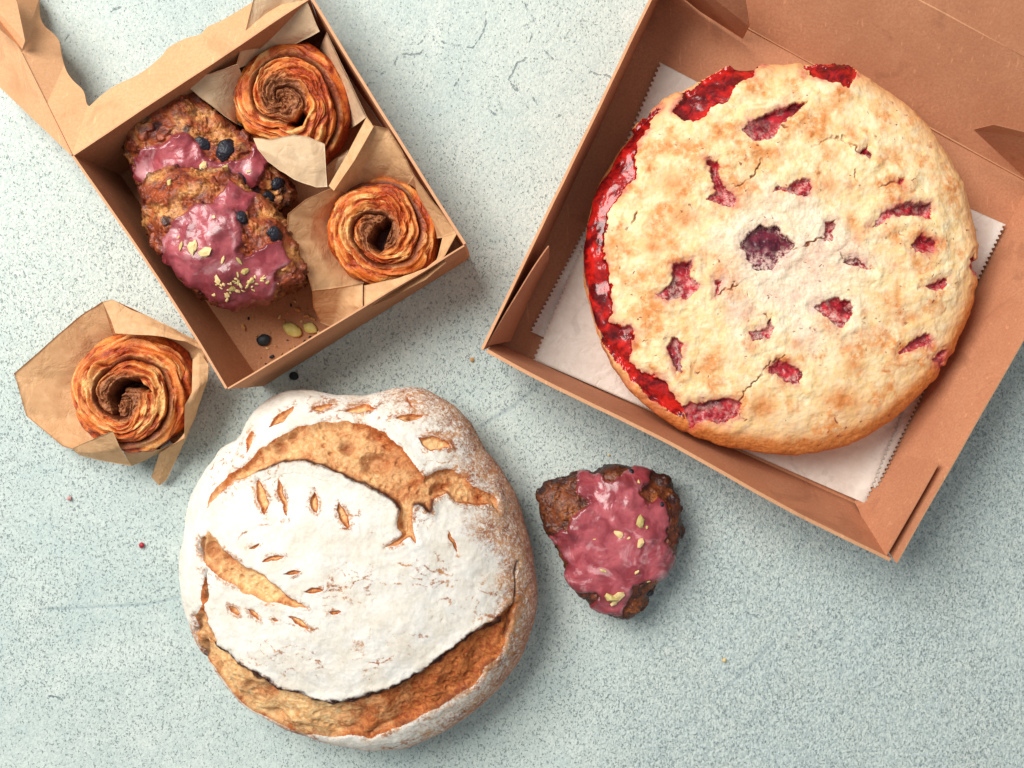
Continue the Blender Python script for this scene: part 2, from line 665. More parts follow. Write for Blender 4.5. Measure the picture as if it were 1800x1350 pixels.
def mat_pie_crust():
    m = M('golden_pie_crust')
    gold = m.attr('gold')
    f = m.noise(1.6, 5, 0.65, dist=0.6)
    g = m.noise(6.5, 4, 0.7)
    p = m.noise(0.55, 4, 0.55)
    c = m.mix(m.ramp(f, 0.32, 0.7), srgb(244, 205, 144), srgb(251, 231, 190))
    k = m.math('MULTIPLY', m.ramp(p, 0.44, 0.66), m.ramp(m.noise(2.4, 5, 0.7), 0.3, 0.6, 0.25, 1.0))
    k = m.math('MAXIMUM', k, m.math('MULTIPLY', gold, m.ramp(f, 0.2, 0.6, 0.4, 1.0)))
    c = m.mix(k, c, srgb(226, 146, 82))
    c = m.mix(m.math('MULTIPLY', m.ramp(gold, 0.6, 1.3), m.ramp(g, 0.35, 0.7, 0.3, 1)), c, srgb(196, 108, 48))
    c = m.mix(m.math('MULTIPLY', m.attr('stain'), m.ramp(f, 0.3, 0.65, 0.2, 0.9)), c, srgb(196, 84, 84))
    c = m.mix(m.attr('sugar'), c, m.mix(m.ramp(g, 0.4, 0.65), srgb(232, 220, 206), srgb(252, 248, 240)))
    spk = m.math('MULTIPLY', m.ramp(m.noise(3.2, 2, 0.5, dist=0.5), 0.66, 0.72), m.ramp(m.noise(0.5, 2), 0.42, 0.6))
    c = m.mix(m.math('MULTIPLY', spk, 0.85), c, srgb(132, 60, 44))
    c = m.mix(m.ramp(m.noise(1.1, 3, 0.6), 0.64, 0.76, 0, 0.7), c, srgb(196, 110, 52))
    c = m.mix(m.ramp(g, 0.25, 0.33, 0.5, 0), c, srgb(190, 120, 60))
    c = m.mix(m.math('MULTIPLY', m.attr('fissure'), m.ramp(m.noise(1.5, 3), 0.35, 0.5)), c, srgb(150, 82, 52))
    h = m.math('ADD', m.math('MULTIPLY', f, 0.8), m.math('MULTIPLY', g, 0.5))
    return m.set(c, 0.6, 0.25, m.bump(h, 0.5, 0.09))


def mat_fruit(name, a, b, dust=0.4, rough=0.22, seeds=0.35):
    m = M(name)
    f = m.noise(1.0, 5, 0.6, dist=1.2)
    g = m.voro(4.0)
    c = m.mix(m.ramp(f, 0.3, 0.7), a, b)
    c = m.mix(m.ramp(m.noise(0.7, 4, 0.6), 0.48, 0.62, 0, 0.8), c, tuple(x * 0.5 for x in a[:3]))
    c = m.mix(m.ramp(g, 0.0, 0.25, seeds, 0), c, tuple(min(1, x * 2.2 + 0.05) for x in b[:3]))
    d = m.math('MULTIPLY', m.attr('dust'), m.ramp(m.noise(3.0, 5, 0.75), 0.42, 0.62))
    d = m.math('MULTIPLY', d, dust)
    c = m.mix(d, c, srgb(228, 192, 178))
    r = m.math('ADD', rough, m.math('MULTIPLY', d, 0.5))
    h = m.math('ADD', f, m.math('MULTIPLY', g, -0.8 * seeds))
    return m.set(c, r, 0.5, m.bump(h, 0.25, 0.10))


def mat_scone(name, dark):
    m = M(name)
    f = m.noise(1.6, 5, 0.65, dist=0.7)
    g = m.noise(5.5, 4, 0.7)
    q = m.voro(1.5)
    if dark:
        c = m.mix(m.ramp(f, 0.3, 0.68), srgb(46, 20, 18), srgb(118, 58, 30))
        c = m.mix(m.math('MULTIPLY', m.attr('pale'), m.ramp(g, 0.35, 0.6)), c, srgb(176, 100, 46))
    else:
        c = m.mix(m.ramp(f, 0.3, 0.66), srgb(86, 30, 24), srgb(170, 80, 40))
        c = m.mix(m.math('MULTIPLY', m.attr('pale'), m.ramp(g, 0.3, 0.6)), c, srgb(228, 162, 92))
    c = m.mix(m.ramp(q, 0.0, 0.30, 0.6, 0), c, srgb(82, 26, 22))
    c = m.mix(m.ramp(g, 0.26, 0.4, 0.6, 0), c, srgb(78, 26, 20))
    fr = m.voro(0.62)
    c = m.mix(m.ramp(fr, 0.14, 0.26, 0.85, 0), c, srgb(40, 22, 28))
    c = m.mix(m.math('MULTIPLY', m.attr('burn'), 0.8), c, srgb(38, 18, 18))
    h = m.math('ADD', f, m.math('MULTIPLY', g, 0.7))
    return m.set(c, 0.42, 0.45, m.bump(h, 0.5, 0.10))


def mat_glaze():
    m = M('pink_berry_glaze')
    f = m.noise(0.9, 4, 0.55, dist=0.8)
    g = m.noise(3.5, 3, 0.6)
    thin = m.attr('thin')
    c = m.mix(m.ramp(f, 0.32, 0.68), srgb(146, 52, 62), srgb(192, 96, 104))
    c = m.mix(m.ramp(m.noise(0.6, 4, 0.6, dist=1.0), 0.52, 0.66, 0, 0.7), c, srgb(226, 168, 172))  # pale pink patches painted in as highlights on the glaze
    c = m.mix(m.math('MULTIPLY', thin, 0.75), c, srgb(106, 34, 38))
    c = m.mix(m.ramp(g, 0.62, 0.74, 0, 0.35), c, srgb(142, 50, 66))
    h = m.math('ADD', f, m.math('MULTIPLY', g, 0.05))
    return m.set(c, 0.32, 0.5, m.bump(h, 0.25, 0.12), coat=0.3, coat_rough=0.14, sss=0.10)


def mat_roll():
    m = M('laminated_roll_pastry')
    bake, pale, fill, gap = (m.attr(k) for k in ('bake', 'pale', 'fill', 'gap'))
    g = m.noise(5.0, 4, 0.7)
    f = m.noise(1.5, 4, 0.6)
    c = m.mix(m.ramp(f, 0.3, 0.7), srgb(206, 92, 32), srgb(236, 138, 58))
    c = m.mix(pale, c, m.mix(m.ramp(g, 0.35, 0.65), srgb(234, 156, 78), srgb(250, 206, 138)))
    c = m.mix(bake, c, m.mix(m.ramp(g, 0.35, 0.65), srgb(132, 44, 18), srgb(190, 78, 30)))
    c = m.mix(fill, c, m.mix(m.ramp(g, 0.32, 0.66), srgb(104, 52, 32), srgb(176, 116, 76)))
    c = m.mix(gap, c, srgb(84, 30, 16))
    c = m.mix(m.ramp(g, 0.27, 0.38, 0.5, 0), c, srgb(120, 42, 18))
    return m.set(c, 0.42, 0.32, m.bump(m.math('ADD', g, f), 0.6, 0.10))


def mat_plain(name, a, b, scale=3.0, rough=0.5, spec=0.35, bump=0.4):
    m = M(name)
    f = m.noise(scale, 4, 0.6)
    return m.set(m.mix(m.ramp(f, 0.3, 0.7), a, b), rough, spec, m.bump(f, bump, 0.05))


MT = {
    'kraft': mat_kraft('kraft_card', srgb(208, 148, 111), srgb(178, 115, 84)),
    'kraft2': mat_kraft('kraft_card_small_box', srgb(202, 146, 106), srgb(170, 112, 78)),
    'kraft_lid': mat_kraft('kraft_card_lid', srgb(228, 178, 134), srgb(208, 150, 106)),
    'edge': mat_kraft('kraft_card_edge', srgb(226, 172, 130), srgb(206, 148, 108)),
    'paper': mat_paper('baking_paper', srgb(232, 188, 142), srgb(216, 168, 120), 0.12),
    'paper_pale': mat_paper('pale_baking_paper', srgb(236, 206, 170), srgb(222, 188, 150), 0.12),
    'parch': mat_paper('white_parchment', srgb(236, 228, 218), srgb(226, 215, 203), 0.06),
    'crust': mat_bread_crust(), 'crumb': mat_bread_crumb(),
    'pie': mat_pie_crust(),
    'jam': mat_fruit('red_fruit_jam', srgb(92, 4, 14), srgb(216, 34, 26), 0.15, 0.2, 0.1),
    'berry': mat_fruit('baked_strawberry', srgb(128, 10, 30), srgb(210, 46, 58), 0.8, 0.3),
    'mulberry': mat_fruit('sugared_dark_berry', srgb(70, 14, 34), srgb(130, 40, 60), 0.9, 0.35),
    'scone': mat_scone('scone_crumb', False), 'scone_dark': mat_scone('dark_scone_crumb', True),
    'glaze': mat_glaze(), 'roll': mat_roll(),
    'blueberry': mat_plain('baked_blueberry_skin', srgb(16, 18, 26), srgb(46, 46, 58), 3, 0.42, 0.4, 0.6),
    'nut': mat_plain('chopped_nut', srgb(226, 190, 128), srgb(242, 216, 160), 4, 0.55),
    'nut_green': mat_plain('chopped_green_nut', srgb(186, 164, 96), srgb(214, 194, 128), 4, 0.55),
    'pistachio': mat_plain('pistachio_flesh', srgb(206, 190, 96), srgb(228, 214, 138), 3, 0.5),
    'crumb_brown': mat_plain('pastry_crumb', srgb(190, 130, 76), srgb(222, 170, 110), 4, 0.7),
    'crumb_red': mat_plain('red_fruit_crumb', srgb(150, 24, 44), srgb(186, 50, 66), 4, 0.4),
    'crumb_pink': mat_plain('pink_crumb', srgb(196, 132, 132), srgb(214, 160, 156), 4, 0.5),
    'crumb_dark': mat_plain('dark_fruit_skin', srgb(22, 30, 34), srgb(40, 50, 52), 3, 0.5),
}

# ------------------------------------------------------------------ the table
def build_table():
    fx = np.arange(-37, 37.01, 0.09)
    fy = np.arange(-28, 28.01, 0.09)
    far = np.array([44, 55, 70, 90])
    X = np.concatenate([-far[::-1], fx, far])
    Y = np.concatenate([-far[::-1], fy, far])
    gx, gy = np.meshgrid(X, Y)
    V = np.stack([gx, gy, np.zeros_like(gx)], -1).reshape(-1, 3)
    q = PIX(V)
    w = np.stack([fbm(V * 0.9, 4, 5), fbm(V * 0.9, 4, 9)], -1) * 9
    qq = q + w
    cr = [
        [(645, 150), (665, 135), (690, 115), (700, 97), (722, 96)], [(735, 78), (750, 60), (790, 76), (830, 84)],
        [(708, 95), (740, 96), (745, 88)], [(922, 5), (937, 30), (941, 50)], [(830, 84), (845, 68), (852, 58), (853, 20)],
        [(895, 142), (905, 120), (910, 108), (925, 102), (945, 104)], [(895, 142), (910, 158)], [(936, 165), (945, 185)],
        [(1030, 140), (1042, 126), (1075, 136)], [(960, 88), (972, 102)], [(650, 76), (668, 82)], [(578, 22), (586, 34)],
        [(996, 68), (1003, 58)], [(980, 206), (996, 196)], [(930, 72), (940, 55)], [(800, 150), (812, 128)], [(858, 190), (868, 200)],
        [(120, 60), (112, 75)], [(195, 20), (210, 12)], [(1020, 36), (1060, 48)],
        [(1310, 1075), (1330, 1085)], [(190, 1185), (205, 1210)], [(85, 1222), (110, 1230)], [(0, 1225), (12, 1232)],
    ]
    crack = np.full(len(V), 14.0)
    for c in cr:
        a = np.array(c, float)
        lo, hi = a.min(0) - 25, a.max(0) + 25
        sel = np.where((qq[:, 0] > lo[0]) & (qq[:, 0] < hi[0]) & (qq[:, 1] > lo[1]) & (qq[:, 1] < hi[1]))[0]
        d = seg_dist(qq[sel], a)
        crack[sel] = np.minimum(crack[sel], d)
    scr = np.zeros(len(V))
    for c, wd in (([(845, 750), (905, 712), (950, 676)], 6), ([(1262, 1222), (1320, 1170), (1362, 1128)], 4),
                  ([(70, 1072), (190, 1066), (260, 1062), (315, 1050)], 4)):
        d = seg_dist(q + w * 0.25, c)
        scr = np.maximum(scr, 1 - sm(0.5, wd, d))
    calm = sm(620, 150, q[:, 1]) + 0.6 * sm(1150, 1350, q[:, 1]) * sm(700, 300, q[:, 0])
    sand_lit = sm(880, 1250, q[:, 0] + 60 * w[:, 0] / 9) * sm(300, 900, q[:, 1])
    V[:, 2] = -0.05 + 0.02 * fbm(V * 0.5, 3, 3) - 0.02 * scr
    V[:, 2] = np.minimum(V[:, 2], -0.005)
    idx = np.arange(len(V)).reshape(len(Y), len(X))
    F = np.stack([idx[:-1, :-1], idx[:-1, 1:], idx[1:, 1:], idx[1:, :-1]], -1).reshape(-1, 4)
    o = mesh_obj('table_surface', V, F, mat_table(), None, {'cdist': crack, 'scratch': scr, 'calm': calm, 'sand_lit': sand_lit}, origin=(0, 0, 0))
    tag(o, kind='structure')


build_table()

# ------------------------------------------------------------------ pie box
def build_pie_box():
    root = thing('cake_box', 'open shallow brown kraft card box with the big round fruit pie inside', 'box', U(1350, 440, 0))
    z0, h = 0.12, 6.0
    FL, FR = U(873, 602, z0), U(1507, 887, z0)
    BL, BR = U(1168, -30, z0), U(1812, 322, z0)
    A, B = U(845, 613, h), U(1572, 993, h)
    RB, LB = U(1924, 381, h), U(1169, -60, h)
    k = MT['kraft']
    lift = np.array([0, 0, -0.10])
    V, F = grid_slab(bilin(FL, FR, BR, BL, 24, 24), -0.08)
    mesh_obj('box_floor', V, F, k, root, smooth=False)
    # front wall is folded double, so thick; side walls
    Ai, Bi = U(858, 612, h), U(1566, 983, h)
    P = bilin(FL, FR, Bi, Ai, 60, 14)
    u = np.linspace(0, 1, 60)[:, None]
    v = np.linspace(0, 1, 14)[None, :]
    out = (B - A)[[1, 0]] * np.array([1, -1])
    out = out / np.linalg.norm(out)
    bow = np.sin(u * math.pi * 3.1 + 0.4) * 0.10 * v ** 2
    P[..., 0] += bow * out[0]
    P[..., 1] += bow * out[1]
    V, F = grid_slab(P, 0.20, 0.05, 3)
    N0 = V[len(V) // 2] - V[0]
    if N0[2] > 0:
        V, F = grid_slab(P, 0.20, 0.05, 3, flip=True)
    cut_edges(mesh_obj('wall', V, F, k, root, smooth=False), P)
    card('wall', (FR, BR, RB, B + (0.15, 0.1, 0)), 0.09, k, root, 0.05, 5, flip=True, nu=50)
    Pl = bilin(BL, FL, A, LB, 50, 12)
    V, F = grid_slab(Pl, 0.16, 0.05, 8, flip=True)
    cut_edges(mesh_obj('wall', V, F, k, root, smooth=False), Pl)
    HL, HR = U(1268, -185, 4.6), U(1985, 197, 4.6)
    card('wall', (BR, BL, HL, HR), 0.08, k, root, 0.05, 6, flip=True, nu=50)
    # lid standing off the back wall, outside the picture
    bk = np.array([0.462, 0.887, 0])
    up = bk * 15 + np.array([0, 0, 12.0])
    card('lid', (HR, HL, HL + up, HR + up), 0.08, k, root, 0.1, 9, flip=True, nu=30, nv=20)
    # corner tabs
    def tab(pts, t=(0.05, 0.03, 0.05)):
        V, F = poly_slab([[U(*p) for p in pts]], np.array(t))
        mesh_obj('corner_tab', V, F, k, root, smooth=False)
    tab([(1170, -28, .3), (1230, 20, .5), (1305, 68, .6), (1316, 46, 2.6), (1309, 0, 4.5), (1280, -52, 5.6), (1180, -62, 5.8)])
    tab([(1812, 322, .25), (1711, 228, 3.2), (1746, 219, 5.1), (1905, 258, 5.9)])
    # front wall's glue tab lying against the right wall
    tp = [(1505, 884, .35), (1574, 797, .75), (1657, 819, 5.75), (1562, 985, 5.85), (1478, 946, 5.2)]
    rows = [[(1507, 885, .3), (1540, 842, .4), (1574, 797, .5)], [(1490, 916, 3.0), (1555, 880, 3.1), (1615, 807, 3.2)],
            [(1474, 949, 5.7), (1564, 988, 5.8), (1657, 819, 5.75)]]
    rows = [[(1507, 885, .35), (1574, 797, .45)], [(1560, 985, 5.85), (1655, 818, 5.8)]]
    G = sheet(rows, 16)
    V, F = grid_slab(G + np.array([-0.16, 0.09, 0.05]), 0.07, 0.05, 12)
    mesh_obj('corner_tab', V, F, k, root, smooth=False)
    # short tab inside the left wall
    rows = [[(893, 600, .7), (948, 462, .7)], [(852, 607, 5.75), (946, 433, 5.6)]]
    G = sheet(rows, 14)
    s = np.linspace(0, 1, G.shape[1])[None, :]
    G[..., 0] += 0.18 + 0.45 * s ** 2
    V, F = grid_slab(G, 0.07, 0.04, 13)
    mesh_obj('corner_tab', V, F, k, root, smooth=False)
    # scored creases: pale beads paint in the light the folds catch
    def crease_glint(a, b, r=0.05):
        t = np.linspace(0, 1, 30)[:, None]
        V, F = tube(a + (b - a) * t, r)
        mesh_obj('crease_glint', V, F, MT['edge'], root)
    crease_glint(BL + (0, 0, .06), BR + (0, 0, .06), 0.07)
    crease_glint(HL + (0, 0, .02), HR + (0, 0, .02), 0.08)
    crease_glint(FR + (0, 0, .06), BR + (0, 0, .06), 0.05)
    crease_glint(FR + (0, 0, .05), Bi * 0.98 + np.array([-.55, 0.2, 0.05]), 0.05)
    return (FL, FR, (Ai + Bi) / 2, BR, (B + RB) / 2)


FLOOR_L, FLOOR_R, FRONT_RIM, FLOOR_B, RIGHT_RIM = build_pie_box()

# ------------------------------------------------------------------ parchment under the pie
def build_parchment(c, lift, label, seed):
    """c: corner pixels (top, right, bottom, left); the cut ends are the top-left and right-bottom edges"""
    nu, nv = 70, 241
    t, r, b, l = (np.array(p, float) for p in c)
    u = np.linspace(0, 1, nu)[:, None, None]
    v = np.linspace(0, 1, nv)[None, :, None]
    P = (1 - u) * ((1 - v) * t + v * l) + u * ((1 - v) * r + v * b)
    ax = (r - t) / np.linalg.norm(r - t)
    zz = np.where(np.arange(nv) % 4 < 2, 1.0, -1.0) * 1.9
    P[0] += -zz[:, None] * ax
    P[-1] += zz[:, None] * ax
    P = P.reshape(-1, 2)
    G = UA(P, 0.25)
    # the sheet is larger than the floor: past the folds it leans up against the front and right walls
    O = np.array([0, 0, CAMH])
    ray = UA(P, 0.0) - O
    g0 = UA(P, 0.25)[:, :2]

    def lean(a, c, rim, gap):
        wn = np.cross(c - a, rim - a)
        dd = (c - a)[:2]
        past = (g0 - a[:2]) @ np.array([dd[1], -dd[0]]) / np.linalg.norm(dd)
        return np.where(past > -0.6, CAMH + ray[:, 2] * (((a - O) @ wn) / (ray @ wn)) + gap, -9.0)
    zw = np.maximum(lean(FLOOR_L, FLOOR_R, FRONT_RIM, 0.18), lean(FLOOR_R, FLOOR_B, RIGHT_RIM, 0.42))
    z = 0.24 + lift + np.log1p(np.exp(np.clip((zw - 0.2) * 3.0, -30, 30))) / 3.0
    z += 0.12 * np.clip(fbm(np.c_[P / 170.0, np.full(len(P), seed)], 3, seed) + 0.3, 0, 1)
    G = UA(P, z)
    V, F = grid_slab(G.reshape(nu, nv, 3), 0.015)
    o = mesh_obj('parchment_sheet', V, F, MT['parch'], None, smooth=slab_flags((nu, nv)))
    tag(o, label, 'baking paper', 'parchment sheets under the pie')


build_parchment([(1174, 128), (1766, 394), (1540, 859), (933, 583)], 0.0,
                'lower white parchment sheet, mostly hidden, its zigzag edge peeking out beneath the other', 4)
build_parchment([(1161, 110), (1717, 402), (1521, 885), (938, 632)], 0.10,
                'upper white parchment sheet with zigzag ends lying directly under the round pie', 8)

# ------------------------------------------------------------------ the pie
def build_pie():
    sil = [(1343, 111), (1350, 119), (1420, 117), (1440, 112), (1476, 107), (1506, 124), (1512, 134), (1545, 152), (1600, 193), (1650, 253), (1690, 318), (1709, 390), (1717, 470),
           (1706, 540), (1682, 600), (1650, 652), (1602, 706), (1540, 757), (1470, 788), (1400, 799), (1320, 794), (1250, 777),
           (1190, 747), (1130, 702), (1085, 652), (1053, 590), (1033, 530), (1023, 470), (1028, 400), (1048, 330), (1083, 265),
           (1128, 210), (1183, 168), (1200, 163), (1246, 136), (1283, 116), (1310, 118)]
    B = Blob((1370, 458), sil, 0.45, 2.7, 4.3, n=(330, 1100, 34), p=5.0, q=1.9, under=0.05, smooth=3, edge=1.25)
    q = B.px + np.stack([fbm(B.V * 0.8, 4, 31), fbm(B.V * 0.8, 4, 41)], -1) * 13 + \
        np.stack([fbm(B.V * 3.2, 2, 32), fbm(B.V * 3.2, 2, 42)], -1) * 5
    holes = {
        'berry': [
            [(1300, 228), (1320, 210), (1345, 200), (1395, 180), (1420, 178), (1395, 200), (1372, 225), (1360, 245), (1330, 247)],
            [(1246, 280), (1262, 284), (1272, 325), (1292, 348), (1290, 365), (1262, 357), (1240, 345), (1258, 335), (1248, 310)],
            [(1357, 338), (1385, 330), (1405, 312), (1423, 315), (1423, 342), (1390, 343)],
            [(1447, 425), (1452, 395), (1466, 392), (1462, 426)],
            [(1533, 402), (1553, 372), (1588, 356), (1636, 359), (1643, 384), (1600, 377), (1562, 384), (1545, 402)],
            [(1600, 428), (1620, 413), (1647, 424), (1641, 442), (1610, 442)],
            [(1484, 462), (1497, 451), (1531, 478), (1500, 472)],
            [(1622, 503), (1650, 496), (1666, 486), (1667, 508), (1645, 511)],
            [(1428, 540), (1468, 521), (1496, 528), (1496, 560), (1475, 574), (1455, 562)],
            [(1153, 520), (1180, 496), (1185, 468), (1213, 461), (1216, 480), (1229, 505), (1210, 526), (1180, 529)],
            [(1318, 587), (1345, 580), (1355, 558), (1363, 575), (1352, 599), (1325, 599)],
            [(1174, 610), (1185, 593), (1201, 600), (1198, 625), (1190, 652), (1180, 632)],
            [(1350, 650), (1368, 634), (1412, 655), (1409, 672), (1388, 674)],
            [(1583, 622), (1600, 600), (1630, 584), (1637, 600), (1600, 617)],
            [(1199, 712), (1240, 704), (1290, 703), (1307, 710), (1300, 732), (1260, 744), (1235, 735), (1213, 752)],
            [(1516, 272), (1526, 256), (1529, 284)], [(1256, 488), (1268, 493), (1262, 518)],
            [(1082, 578), (1098, 572), (1110, 580), (1110, 607), (1095, 612)],
            [(1572, 318), (1590, 312), (1585, 322)],
            [(1636, 632), (1650, 615), (1664, 620), (1656, 650)], [(1703, 460), (1713, 448), (1724, 462), (1716, 482), (1706, 474)],
        ],
        'mulberry': [[(1300, 425), (1330, 399), (1365, 399), (1397, 427), (1390, 442), (1370, 456), (1358, 472), (1330, 477), (1313, 460)]],
        'jam': [
            [(1186, 196), (1198, 168), (1246, 136), (1281, 112), (1345, 104), (1328, 127), (1297, 155), (1276, 179), (1250, 190), (1240, 206), (1218, 217), (1206, 214)],
            [(1412, 118), (1440, 112), (1475, 104), (1510, 124), (1494, 150), (1470, 144), (1440, 139)],
            [(1110, 225), (1138, 195), (1160, 190), (1140, 222), (1118, 252), (1113, 284), (1116, 314), (1091, 335), (1072, 385), (1060, 412), (1062, 455), (1066, 494),
             (1078, 536), (1076, 562), (1092, 577), (1112, 584), (1115, 608), (1105, 640), (1130, 652), (1166, 668), (1180, 691), (1203, 714),
             (1204, 740), (1150, 706), (1103, 659), (1050, 598), (1030, 565), (1008, 520), (1004, 450), (1012, 380), (1030, 325), (1062, 255), (1095, 218)],
        ],
    }
    sds, kinds = [], []
    for kd, L in holes.items():
        for p in L:
            sds.append(poly_sd(q, p))
            kinds.append(kd)
    SD = np.stack(sds)
    best = SD.max(0)
    who = SD.argmax(0)
    top = B.istop
    best = np.where(top, best, -60)
    isjam = np.array([k == 'jam' for k in kinds])[who]
    inside = sm(-2, 5, best)
    # each fruit piece is sunk at its upper edge and nearly flush with the crust at its lower edge
    cen = np.array([np.mean(p, axis=0) for L in holes.values() for p in L])[who]
    ext = np.array([np.ptp(np.array(p)[:, 1]) for L in holes.values() for p in L])[who]
    low = np.clip((q[:, 1] - cen[:, 1] - 0.3 * (q[:, 0] - cen[:, 0])) / ext + 0.5, 0, 1)
    # surface relief
    lump = 0.16 * fbm(B.V * 0.33, 3, 1) + 0.09 * fbm(B.V * 0.9, 3, 2) + 0.035 * fbm(B.V * 3, 3, 3) + 0.03 * fbm(B.V * 1.8, 3, 13, ridged=True)
    swell = 0.10 * np.exp(-((best + 14) / 10.0) ** 2)
    fr = 0.20 * fbm(B.V * 0.9, 3, 9) + 0.02 * fbm(B.V * 3.0, 2, 8) + 0.3 * np.where(isjam, fbm(B.V * 0.45, 2, 88), 0) - np.where(isjam, 0.14 * fbm(B.V * 0.9, 3, 9), 0)
    # fissures between swollen parts of the crust
    fis = np.zeros(len(B.V))
    for c in ([(1400, 226), (1425, 260), (1480, 240), (1520, 272)], [(1380, 225), (1405, 250), (1425, 262)], [(1090, 470), (1110, 400), (1120, 370)],
              [(1300, 705), (1312, 688), (1355, 640), (1380, 625)], [(1262, 515), (1300, 500), (1330, 540), (1360, 570)], [(1500, 300), (1520, 330), (1580, 318)],
              [(1290, 330), (1330, 300), (1345, 275)], [(1390, 440), (1450, 420), (1490, 450)]):
        fis = np.maximum(fis, (1 - sm(0.3, 2.6, seg_dist(q + np.c_[fbm(B.V * 2, 2, 81), fbm(B.V * 2, 2, 82)] * 8, c))) * sm(-0.25, 0.15, fbm(B.V * 0.8, 2, 83)))
    fis *= top * (1 - inside)
    d = lump * (1 - 0.6 * inside) + swell * (1 - inside) * top + inside * (np.where(isjam, -0.22, -0.50 + 0.42 * low) + fr) - 0.16 * fis
    d = d * sm(0.3, 1.2, B.V[:, 2])
    B.push(d)
    side = 1 - sm(0.90, 0.985, np.where(B.ring < 330, B.rho, 1.02))
    rim = 1 - side
    bot = ((B.px[:, 0] - 1370) * 0.35 + (B.px[:, 1] - 458)) / 345.0
    gold = sm(0.86, 1.0, np.where(B.ring < 330, B.rho, 1.0)) * (0.75 + 0.35 * sm(0.0, 0.9, bot)) + 0.5 * sm(0.62, 1.0, B.rho) * sm(0.3, 1.0, bot)
    gold = gold + np.where(B.ring >= 330, 0.35, 0) + 0.5 * sm(0.25, 0.6, fbm(B.V * 0.55, 4, 77))
    for x, y, r in ((1455, 325, 20), (1403, 605, 18), (1185, 320, 30), (1330, 265, 12), (1200, 380, 26), (1290, 550, 20), (1340, 712, 28),
                    (1580, 318, 14), (1430, 235, 12), (1250, 640, 14), (1500, 640, 22), (1600, 560, 20), (1480, 700, 34), (1150, 430, 20), (1400, 520, 16)):
        gold = gold + 0.9 * np.exp(-(np.hypot(q[:, 0] - x, (q[:, 1] - y) * 1.3) / r) ** 2)
    rr = np.hypot(q[:, 0] - 1390, q[:, 1] - 470)
    sugar = sm(190, 60, rr + 120 * fbm(B.V * 0.5, 3, 21)) * 0.5
    B.att = {'gold': np.clip(gold, 0, 1.4) * (1 - 0.4 * inside), 'sugar': sugar, 'fissure': fis,
             'stain': np.exp(-(np.minimum(best, 0) / 9.0) ** 2) * 0.85 * sm(0.0, 0.35, fbm(B.V * 0.6, 2, 14) + 0.2),
             'dust': np.clip(sm(0.15, -0.2, fbm(B.V * 0.5, 3, 51)) + np.exp(-(best / 5.0) ** 2) * 0.5 + sm(0.35, 0.9, low) * 0.8, 0, 1) * np.where(isjam, 0.25, 1) * (0.35 + 0.9 * sm(330, 80, rr))}
    B.finish()
    root = thing('fruit_pie', 'round golden pie with red berries showing through its pale sugared crust', 'pie', (*B.C, 0.45))
    fb = best[B.F].mean(1)
    fw = who[B.F[:, 0]]
    B.part('crust', fb <= 0, MT['pie'], root)
    for i, kd in enumerate(kinds):
        keep = (fb > 0) & (fw == i)
        if keep.sum() < 6:
            continue
        nm = {'berry': 'strawberry_piece', 'mulberry': 'dark_berry', 'jam': 'fruit_filling'}[kd]
        B.part(nm, keep, MT[kd], root)


build_pie()

